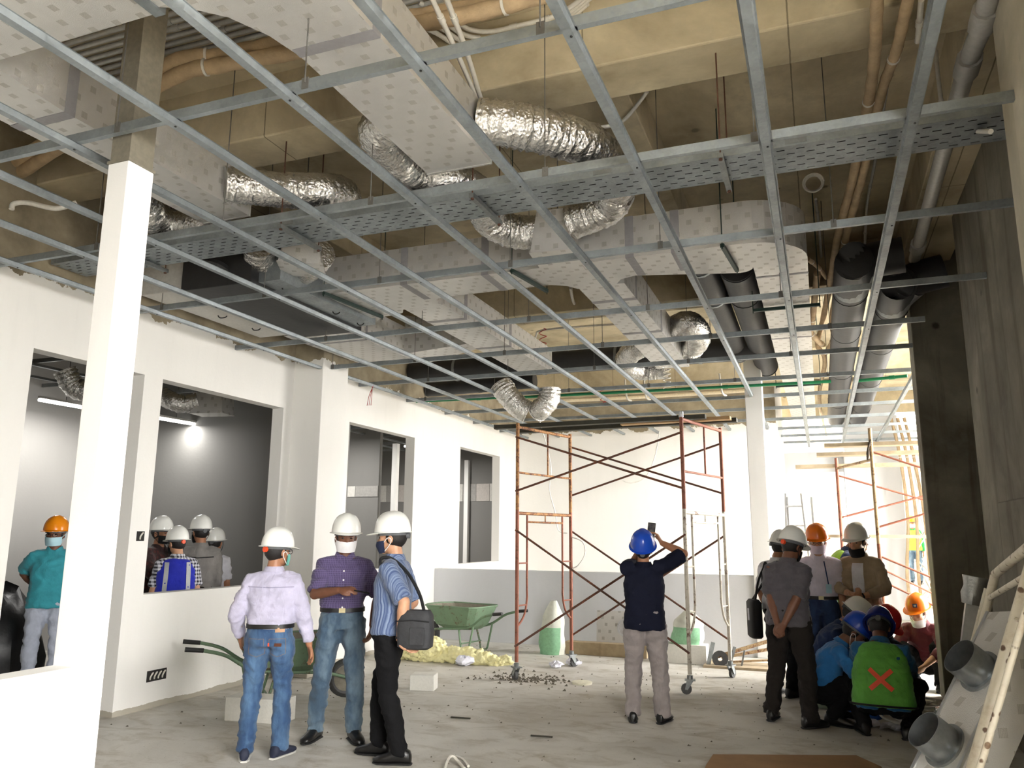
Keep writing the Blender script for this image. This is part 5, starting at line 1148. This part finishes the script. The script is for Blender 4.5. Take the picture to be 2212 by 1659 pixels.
MAROON = mat_fabric('maroon_batik', (84, 34, 30), 'batik', (40, 18, 16)); MAROON2 = mat_fabric('maroon_shirt', (98, 34, 44)); CHECK = mat_fabric('black_white_check_shirt', (214, 214, 222), 'check', (28, 28, 40)); BATIK2 = mat_fabric('pale_batik', (206, 196, 186), 'batik', (40, 36, 44)); BLUES = mat_fabric('blue_polo', (40, 112, 178)); NAVYP = mat_fabric('dark_blue_shirt', (26, 50, 92)); DARKN = mat_fabric('dark_navy_shirt', (22, 26, 44))
LIME = mat_fabric('lime_vest', (96, 168, 66)); YELV = mat_fabric('yellow_green_vest', (168, 220, 60)); ROYAL = mat_fabric('royal_blue_vest', (22, 36, 168)); ORV = mat_fabric('orange_vest', (240, 130, 50)); SILV = simple('reflective_silver', (196, 198, 200), .3, .3, .08); ORTAPE = simple('orange_red_tape', (240, 84, 52), .5, 0, .08); BLKTRIM = simple('black_trim', (22, 22, 24), .8)
MW = simple('white_mask', (232, 230, 230), .8, 0, .03); MG = simple('mint_mask', (118, 190, 176), .8, 0, .05); MB_ = simple('navy_mask', (28, 40, 74), .8, 0, .1); MK = simple('black_mask', (18, 18, 20), .85); MLB = simple('pale_blue_mask', (176, 212, 222), .8, 0, .04); MPK = simple('pale_pink_mask', (224, 206, 218), .8, 0, .04)
LEATHER = simple('tan_leather_patch', (190, 150, 118), .6); LEATHERD = simple('brown_leather_patch', (92, 52, 34), .5)
BAGM = simple('dark_grey_nylon', (50, 51, 54), .75, 0, .25, 20, .4, 40)
def back_pocket(p, obj, x, z, w_, h_, mat):  # stitched pocket outline on the seat of the trousers
    for a, b in (((x-w_/2, z+h_/2), (x+w_/2, z+h_/2)), ((x-w_/2, z+h_/2), (x-w_/2, z-h_/3)), ((x+w_/2, z+h_/2), (x+w_/2, z-h_/3)), ((x-w_/2, z-h_/3), (x, z-h_/2)), ((x+w_/2, z-h_/3), (x, z-h_/2))):
        strip(p, obj, [(a[0], -.3, a[1]), (b[0], -.3, b[1])], .004, mat, 'pocket_seam', (0, 1, 0), .002)
def child(p, nm):
    return [o for o in bpy.data.objects if o.parent == p['t'] and o.name.split('.')[0] == nm][0]
# --- the three men talking at the left
p = person('man in lilac shirt and blue jeans seen from behind, white helmet with orange knob', (-3.93, 5.12), (-.46, .89), 1.60, 1.03,
  dict(footL=(-.13, -.02, -10), footR=(.12, .03, 28), look=(.62, .74, -.02), twist=-6, armR=dict(wr=(.31, .06, .80), palm=(-.6, -.4, 0), curl=.3, pole=(.6, -1, 0)), armL=dict(wr=(-.26, .16, .88), pole=(-.5, -1, 0), curl=.4)),
  dict(shirt=LILAC, sleeve=1.86, trousers=JEANS, belt=1, helmet='white', tilt=-2, knob=KNOBM, mask=MG, maskstrap=MW, glasses=1, shoes=simple('navy_sneaker', (30, 36, 58), .7), sole=WHITESOLE), .0085)
tr = child(p, 'trousers'); SEAM = simple('denim_stitch', (120, 104, 96), .8); back_pocket(p, tr, -.08, .83, .12, .14, SEAM); back_pocket(p, tr, .08, .83, .12, .14, SEAM)
strip(p, tr, [(.06, -.3, .855), (.11, -.3, .85)], .026, LEATHERD, 'pocket_badge', (0, 1, 0), .006); strip(p, tr, [(.06, -.3, .965), (.13, -.3, .965)], .034, LEATHER, 'waist_patch', (0, 1, 0), .012); strip(p, tr, [(.018, -.3, .87), (.018, -.3, .845)], .012, ORTAPE, 'pocket_tab', (0, 1, 0), .006)
strip(p, p['shirt'], [(-.18, -.3, 1.29), (0, -.3, 1.285), (.18, -.3, 1.29)], .008, mat_fabric('lilac_seam', (150, 146, 170)), 'yoke_seam', (0, 1, 0), .002)
p = person('man in purple checked shirt facing the camera and pointing with a pen', (-3.74, 5.80), (.52, -.85), 1.72, 1.0,
  dict(footL=(.16, .05, 14) and (-.13, .06, -18), footR=(.17, -.02, 24), look=(-.10, .98, -.12), armR=dict(wr=(.02, .34, 1.16), pole=(.8, -.3, -.5), dir=(-.95, .25, .1), palm=(0, -.5, -1), curl=.55), armL=dict(wr=(-.24, .10, .86), pole=(-.8, -.8, 0), curl=.5)),
  dict(shirt=PURPLE, sleeve=.95, trousers=JEANS2, belt=1, helmet='white', skin='d', mask=MW, tilt=5), .0085)
strip(p, p['shirt'], [(0, .4, 1.34), (.0, .4, 1.2), (0, .4, 1.0)], .03, PURPLE, 'button_placket', (0, -1, 0), .004)
for k in range(5): strip(p, p['shirt'], [(0, .4, 1.30-.07*k), (0, .4, 1.288-.07*k)], .012, MW, 'button', (0, -1, 0), .009)
q = p['t']; wr = p['J']['R'][2]
pen = MB().cyl((0, 0, 0), (-.12, .05, -.02), .006, 8).build('pen', BLACKM, None, smooth=50); pen.matrix_world = Matrix.LocRotScale(q.location+Matrix.Rotation(q.rotation_euler.z, 3, 'Z')@(V(wr)+V((-.11, .035, .0)))*p['s'], Matrix.Rotation(q.rotation_euler.z, 3, 'Z').to_quaternion(), V((1, 1, 1))); tag(pen, 'black pen pointing right in the hand of the man in purple', 'pen')
p = person('man in striped blue shirt with a black shoulder bag, seen from the side', (-3.07, 5.44), (-.975, -.18), 1.72, 1.05,
  dict(footR=(.10, .10, 6), footL=(-.09, -.12, -4), look=(-.06, 1, -.06), u1=(0, -.03, 1), armL=dict(wr=(-.22, -.14, .86), pole=(-.4, -.9, .2), dir=(.05, -.75, -.6), palm=(-.5, -.6, .5), curl=.18, thumb=.1), armR=dict(wr=(.22, .1, .9), pole=(.3, -1, 0))),
  dict(shirt=STRIPE, sleeve=.95, hem=.05, trousers=BLACKT, leg=.95, helmet='white', tilt=1, skin='l', mask=MB_, maskstrap=MW, wr=.007), .0085)
wrist_watch(p, 'L', BLACKM)
tt = p['t']; RZ = Matrix.Rotation(tt.rotation_euler.z, 3, 'Z')
bag = thing('shoulder_bag', tuple(V(tt.location)+RZ@V((-.21, -.25, 0))*p['s']+V((0, 0, .95))), 'black nylon shoulder bag hanging behind the man in the striped shirt', 'bag', rz=tt.rotation_euler.z)
m = MB(); rg = lambda z, a, b: [(a*math.copysign(abs(math.cos(2*PI*j/20))**.55, math.cos(2*PI*j/20)), b*math.copysign(abs(math.sin(2*PI*j/20))**.55, math.sin(2*PI*j/20)), z) for j in range(20)]
m.loft([rg(-.135, .05, .10), rg(-.12, .07, .125), rg(0, .078, .132), rg(.10, .068, .125), rg(.135, .045, .105)]); m.build('bag_body', BAGM, bag, smooth=50)
m = MB(); m.loft([[(-.072-.012*(i % 2), y, z) for y, z in ((-.09, -.10), (.02, -.10), (.02, .02), (-.09, .02))] for i in range(2)]); m.build('front_pocket', BAGM, bag, bevel=.004)
m = MB(); m.tube([(-.07, -.12, .06), (-.082, 0, .07), (-.07, .12, .06)], .005, 6); m.build('zip', BLKTRIM, bag, smooth=50)
m = MB(); m.tube(spline([(0, .08, .13), (.0, .16, .26), (.03, .26, .40), (.06, .31, .47), (.10, .30, .50), (.13, .24, .49), (.12, .12, .40), (.06, -.0, .25), (0, -.06, .13)], 6), .012, 6); m.build('shoulder_strap', BLKTRIM, bag, smooth=60)
# --- the man photographing the ceiling
p = person('man in navy shirt and grey trousers raising a phone, blue helmet', (-1.55, 7.38), (-.17, .985), 1.62, 1.06,
  dict(footL=(-.13, 0, -4), footR=(.14, .0, 22), look=(.02, .9, .38), hup=(0, -.3, 1), u1=(0, -.02, 1), armR=dict(lift=.05, wr=(.17, .22, 1.62), pole=(1, -.1, -.1), dir=(-.45, .1, .9), palm=(-1, .1, -.2), curl=.5), armL=dict(lift=.04, wr=(-.0, .27, 1.62), pole=(-.5, .2, -1), dir=(.4, .1, .9), palm=(1, .1, 0), curl=.5)),
  dict(shirt=NAVYS, sleeve=.9, hem=.10, trousers=GREYT, leg=1.1, helmet='blue', tilt=6, skin='m', wr=.012), .0085)
tt = p['t']; RZ = Matrix.Rotation(tt.rotation_euler.z, 3, 'Z')
ph = thing('phone', tuple(V(tt.location)+RZ@(V((.075, .27, 1.74))*p['s'])), 'black phone held up by the man in the navy shirt', 'phone', rz=tt.rotation_euler.z)
MB().box((-.037, -.004, -.075), (.037, .004, .075)).build('phone_body', BLACKM, ph, bevel=.003)
sc_ = NT('phone_screen'); v = sc_.ramp(sc_.noise(14, 2, .5, sc_.obj()), [(.4, (.015,.015,.02)), (.75, (.10,.09,.085))]); sc_.set(v, .2); sc_.t.links.new(v, sc_.b.inputs['Emission Color']); sc_.b.inputs['Emission Strength'].default_value = .3
MB().box((-.033, -.0055, -.066), (.033, -.004, .066)).build('phone_screen', sc_.mat, ph)
ph.rotation_euler = (-.3, .12, tt.rotation_euler.z)
# --- people in the side room
p = person('man in turquoise polo shirt with orange helmet in the side room', (-7.6, 6.22), (.70, -.71), 1.72, 1.12,
  dict(footL=(-.12, 0, -8), footR=(.12, .02, 10), look=(.22, .95, -.05), armR=dict(wr=(.10, -.2, .98), pole=(1, -.5, .2)), armL=dict(wr=(-.10, -.2, .95), pole=(-1, -.5, .2))),
  dict(shirt=TURQ, sleeve=.82, hem=.09, trousers=PALET, helmet='amber', mask=MLB, skin='d', glasses=1), .0105)
person('man in maroon batik shirt with black mask beside the window jamb', (-7.22, 7.25), (.95, .1), 1.74, 1.03, dict(look=(.1, 1, -.05), armR=dict(wr=(.12, .34, 1.2), pole=(.7, -.4, -.6), dir=(-.5, .7, .4), palm=(-.7, -.6, 0), curl=.1)), dict(shirt=MAROON, sleeve=1.7, hem=.1, trousers=BLACKT, helmet='white', mask=MK, skin='m'), .012)
p = person('man in checked shirt and royal blue vest with silver bands behind the window sill', (-6.53, 6.85), (-.75, .66), 1.63, 1.0, dict(look=(-.45, .9, -.12), armL=dict(wr=(-.25, .1, .82)), armR=dict(wr=(.25, .08, .82))), dict(shirt=CHECK, sleeve=.9, hem=.03, trousers=mat_fabric('royal_blue_trousers', (24, 38, 150)), helmet='white', knob=KNOBM, mask=MK, glasses=1, skin='l'), .0105)
vo = vest(p, ROYAL, hem=.02)
for x in (-.11, .11): strip(p, vo, [(x, -.4, 1.38), (x*1.05, -.4, 1.2), (x*1.1, -.4, 1.02)], .045, SILV, 'reflective_band', (0, 1, 0)); strip(p, vo, [(x, .4, 1.38), (x*1.05, .4, 1.2), (x*1.1, .4, 1.02)], .045, SILV, 'reflective_band', (0, -1, 0))
strip(p, vo, [(-.2, -.4, .985), (0, -.4, .985), (.2, -.4, .985)], .05, SILV, 'reflective_band', (0, 1, 0))
p = person('tall man in grey shirt seen from behind in the side room', (-6.82, 7.5), (-.55, .83), 1.76, 1.05, dict(look=(-.5, .9, -.1)), dict(shirt=GREYL, sleeve=1.75, hem=.12, trousers=DARKT, helmet='white', skin='m', mask=MK), .0115)
strip(p, p['shirt'], [(-.16, -.4, 1.29), (0, -.4, 1.28), (.16, -.4, 1.29)], .012, BLKTRIM, 'back_piping', (0, 1, 0), .003)
person('person in white helmet almost hidden behind the tall man in grey', (-7.1, 8.05), (-.3, .95), 1.62, 1.0, dict(), dict(shirt=WHITES, trousers=DARKT, helmet='white', strap=BLKTRIM), .014)
person('person in pale patterned shirt glimpsed through the gap beside the slender column', (-7.38, 6.72), (.5, .86), 1.69, 1.0, dict(), dict(shirt=BATIK2, sleeve=.9, hem=.12, trousers=JEANS3, helmet='white', mask=MK), .012)
# --- standing group at the right
p = person('man in dark grey shirt and charcoal trousers seen from behind, hands clasped behind his back', (-.33, 7.85), (.36, .93), 1.67, 1.08,
  dict(footL=(-.20, -.02, -12), footR=(.19, -.10, 28), look=(.28, .86, -.42), u1=(.03, .10, 1), armR=dict(wr=(.03, -.20, .84), pole=(1, -.3, .1), dir=(-.6, .0, -.8), palm=(0, 1, 0), curl=.7), armL=dict(wr=(-.02, -.19, .80), pole=(-1, -.3, .1), dir=(.4, -.1, -.9), palm=(0, -1, 0), curl=.7)),
  dict(shirt=GREYS, sleeve=.9, hem=.08, trousers=DARKT, leg=1.12, helmet='white', tilt=8, knob=KNOBM, skin='d', mask=MK), .0085)
p = person('man in white shirt with a black strap half hidden behind the man in grey', (-.47, 9.1), (.5, .86), 1.64, 1.0,
  dict(look=(.55, .75, -.35), armL=dict(wr=(-.22, .12, .84))), dict(shirt=WHITES, sleeve=.9, hem=.05, trousers=BLACKT, helmet='white', tilt=8, mask=MW, skin='m'), .0105)
strip(p, p['shirt'], [(-.12, -.4, 1.42), (-.125, -.4, 1.25), (-.13, -.4, 1.05)], .035, BLKTRIM, 'bag_strap', (0, 1, 0), .008)
bk = thing('black_bag', (-.72, 9.02, .78), 'black laptop bag hanging beside the man in the white shirt', 'bag', rz=.3)
m = MB(); m.loft([rg(-.2, .05, .12), rg(-.18, .065, .14), rg(.16, .065, .14), rg(.19, .04, .12)]); m.build('bag_body', simple('black_nylon', (22, 22, 24), .7), bk, smooth=50)
m = MB(); m.box((-.075, -.05, -.02), (-.062, -.02, .1)); m.build('bag_label', PAPER, bk)
m = MB(); m.tube(spline([(0, -.06, .18), (.06, -.02, .4), (.16, .03, .56), (.14, .06, .4), (0, .06, .18)], 6), .012, 6); m.build('bag_strap', BLKTRIM, bk, smooth=60)
p = person('man in pinkish white shirt with lanyard and orange helmet looking down', (-.05, 9.2), (.02, -1), 1.70, .98, dict(look=(.05, .98, -.16), u1=(0, .02, 1)), dict(shirt=PINKW, sleeve=.9, trousers=JEANS3, belt=1, helmet='orange', mask=MPK, glasses=1, skin='l', tilt=2), .0105)
strip(p, p['shirt'], [(-.05, .5, 1.36), (-.07, .5, 1.2), (-.08, .5, 1.12)], .012, NAVYP, 'lanyard', (0, -1, 0), .006); strip(p, p['shirt'], [(-.08, .5, 1.13), (-.08, .5, 1.04)], .055, MLB, 'id_card', (0, -1, 0), .01)
strip(p, p['shirt'], [(0, .5, 1.33), (0, .5, 1.15), (0, .5, 1.0)], .025, PINKW, 'button_placket', (0, -1, 0), .004); strip(p, p['shirt'], [(.1, .5, 1.24), (.1, .5, 1.15)], .08, PINKW, 'chest_pocket', (0, -1, 0), .004)
p = person('man in open beige jacket and cream trousers with black mask under his chin, white helmet', (.36, 9.2), (-.32, -.95), 1.71, .98, dict(look=(.12, .97, -.2), u1=(0, .02, 1), armR=dict(wr=(.04, .24, 1.04), pole=(1, -.5, -.2), dir=(-.8, .5, .1), palm=(0, 0, 1), curl=.7), armL=dict(wr=(-.06, .25, 1.02), pole=(-1, -.5, -.2), dir=(.8, .5, 0), palm=(0, 0, 1), curl=.5)), dict(shirt=BEIGEJ, sleeve=1.7, hem=.13, trousers=CREAMT, helmet='white', mask=MK, maskdz=-.035, skin='l', tilt=2, wr=.018), .0105)
strip(p, p['shirt'], [(0, .5, 1.34), (0, .5, 1.15), (-.01, .5, .82)], .11, WHITES, 'inner_shirt', (0, -1, 0), .012)
wrist_watch(p, 'L', BLACKM)
for x in (-.11, .12): strip(p, p['shirt'], [(x, .5, 1.26), (x, .5, 1.16)], .09, BEIGEJ, 'chest_pocket', (0, -1, 0), .007)
p = person('man in navy sleeves and yellow-green vest standing behind the men looking down', (.07, 9.95), (.98, .15), 1.80, 1.1, dict(u0=(0, .2, 1), u1=(0, .5, .87), look=(0, .8, -.6), hup=(0, .6, .8)), dict(shirt=NAVYP, sleeve=1.8, trousers=DARKT, helmet=None, hem=.03), .012)
vest(p, YELV)
# --- crouching group
def crouch(**k):
    d = dict(crouch=1, pel=(0, -.12, .27), u0=(0, .30, .95), u1=(0, .62, .78), footL=(-.14, .06, -14), footR=(.14, .02, 16), kneeL=(-.25, 1, .6), kneeR=(.25, 1, .6), look=(0, .75, -.66), hup=(0, .6, .8)); d.update(k); return d
def fronthands(z=.32, y=.42, w_=.1): return dict(armL=dict(wr=(-w_, y, z), pole=(-1, 0, -.3), curl=.5), armR=dict(wr=(w_, y, z), pole=(1, 0, -.3), curl=.5))
person('crouching man in white helmet and dark blue shirt behind the man in blue', (.0, 8.75), (.95, .0), 1.66, 1.0, crouch(pel=(0, -.12, .36), **fronthands()), dict(shirt=NAVYP, sleeve=.9, trousers=DARKT, helmet='white', tilt=0, mask=MW, skin='m'), .0105)
p = person('crouching man in bright blue polo shirt and blue helmet seen from the side', (-.02, 8.02), (.99, .02), 1.66, 1.06, crouch(u1=(0, .56, .83), pel=(0, -.1, .26), **fronthands(.36, .40)), dict(shirt=BLUES, sleeve=.8, trousers=BLACKT, helmet='blue', tilt=4, mask=MW, maskdz=-.03, skin='d'), .0085)

p = person('crouching man in lime green vest with red X on the back and navy helmet', (.40, 7.66), (.10, .99), 1.68, 1.12, crouch(u0=(0, .12, .99), u1=(0, .40, .92), pel=(0, -.10, .28), footL=(-.17, .0, -20), footR=(.17, -.02, 18), kneeL=(-.5, 1, .5), kneeR=(.5, 1, .5), **fronthands(.36, .45, .2)), dict(shirt=mat_fabric('teal_blue_shirt', (30, 92, 138)), sleeve=1.3, hem=.05, trousers=BLACKT, helmet='navy', tilt=0, skin='d'), .0085)
vo = vest(p, LIME, trim=BLKTRIM, hem=.03)
c = p['waist'].lerp(p['chest'], .45); 
for s in (-1, 1): strip(p, vo, [(c.x-.085, -.8, c.z-.075*s), (c.x+.085, -.8, c.z+.075*s)], .036, ORTAPE, 'tape_cross', (0, 1, 0), .006)
person('crouching man in red helmet hidden behind the lime green vest', (.36, 9.2), (.7, -.65), 1.66, 1.0, crouch(**fronthands()), dict(shirt=DARKN, sleeve=.9, trousers=BLACKT, helmet='red', tilt=4, mask=MW, skin='m', strap=MW), .0105)
p = person('crouching man in maroon shirt and orange helmet with mask under his chin beside the pier', (1.0, 10.15), (-.42, -.90), 1.68, 1.04, crouch(pel=(0, -.12, .25), look=(.1, .93, -.32), hup=(0, .3, .95), u1=(0, .45, .88), **fronthands(.30, .42, .12)), dict(shirt=MAROON2, sleeve=1.5, trousers=BLACKT, helmet='orange', tilt=2, mask=MW, maskdz=-.045, skin='l', strap=simple('pink_strap', (200, 150, 160), .7)), .0095)
def badge(p, mats, az, v, w_, h_):
    hm = child(p, 'helmet'); c = V((.118*math.cos(v*PI/2)**.72*math.cos(az), .139*math.cos(v*PI/2)**.72*math.sin(az)-.004, .150*math.sin(v*PI/2)+.049))
    n = V((c.x, c.y, (c.z-.049)*.8)).normalized(); x = V((0, 0, 1)).cross(n).normalized(); R = Matrix((x, n, x.cross(n)*1)).transposed(); H = p['H']
    for k, mt in enumerate(mats):
        m = MB(); m.obox(c+n*.001*(k+1), (w_*(1-.45*k), .004, h_*(1-.45*k)), R); m.v = [H@V(q) for q in m.v]; m.build('badge', mt, hm)
badge(p, [NAVYP, MW], PI*.62, .3, .045, .04)
# --- far worker in the bright hall, on the raised floor
struct(MB().box((1.7, 21.5, 0), (14, 35, .43)).build('floor_hall', FLOOR), 'raised floor of the far bright hall')
p = person('distant worker in orange and yellow vest, jeans shorts and yellow helmet', (2.230, 23.500, 0.446), (-.1, -1), 1.68, 1.0, dict(), dict(shirt=mat_fabric('green_sleeves', (30, 140, 70)), sleeve=1.9, trousers=JEANS2, helmet='yellow', mask=MW), .014)
vo = vest(p, YELV)
for x in (-.13, .13): strip(p, vo, [(x, .5, 1.38), (x, .5, 1.0)], .08, ORV, 'vest_panel', (0, -1, 0))

m = MB(); 
random.seed(5)
for k in range(34):
    f = k/33; x = -5.2+1.35*f; y = 9.75+.05*math.sin(k)-.35*f*0; r = (.16 if f < .2 else .085 if f < .8 else .05)*random.uniform(.8, 1.25)
    t0 = MB().lathe([(math.sin(q*PI/6)*r+.0005, -math.cos(q*PI/6)*r) for q in range(7)], (0, 0, 0), 10)
    m.add([(x+p[0]*1.5*(1+.2*random.random()), y+p[1]*(1+.3*random.random()), r*.8+p[2]*.8*(1+.3*random.random())) for p in t0.v], t0.f)
o = vox(m, 'glass_wool_strip', YW, None, .016, 1, .07, 3, 1.6)
tag(o, 'torn strip of yellow glass wool lying on the floor behind the shoulder bag', 'insulation')
bpy.data.scenes.remove(TMPS)
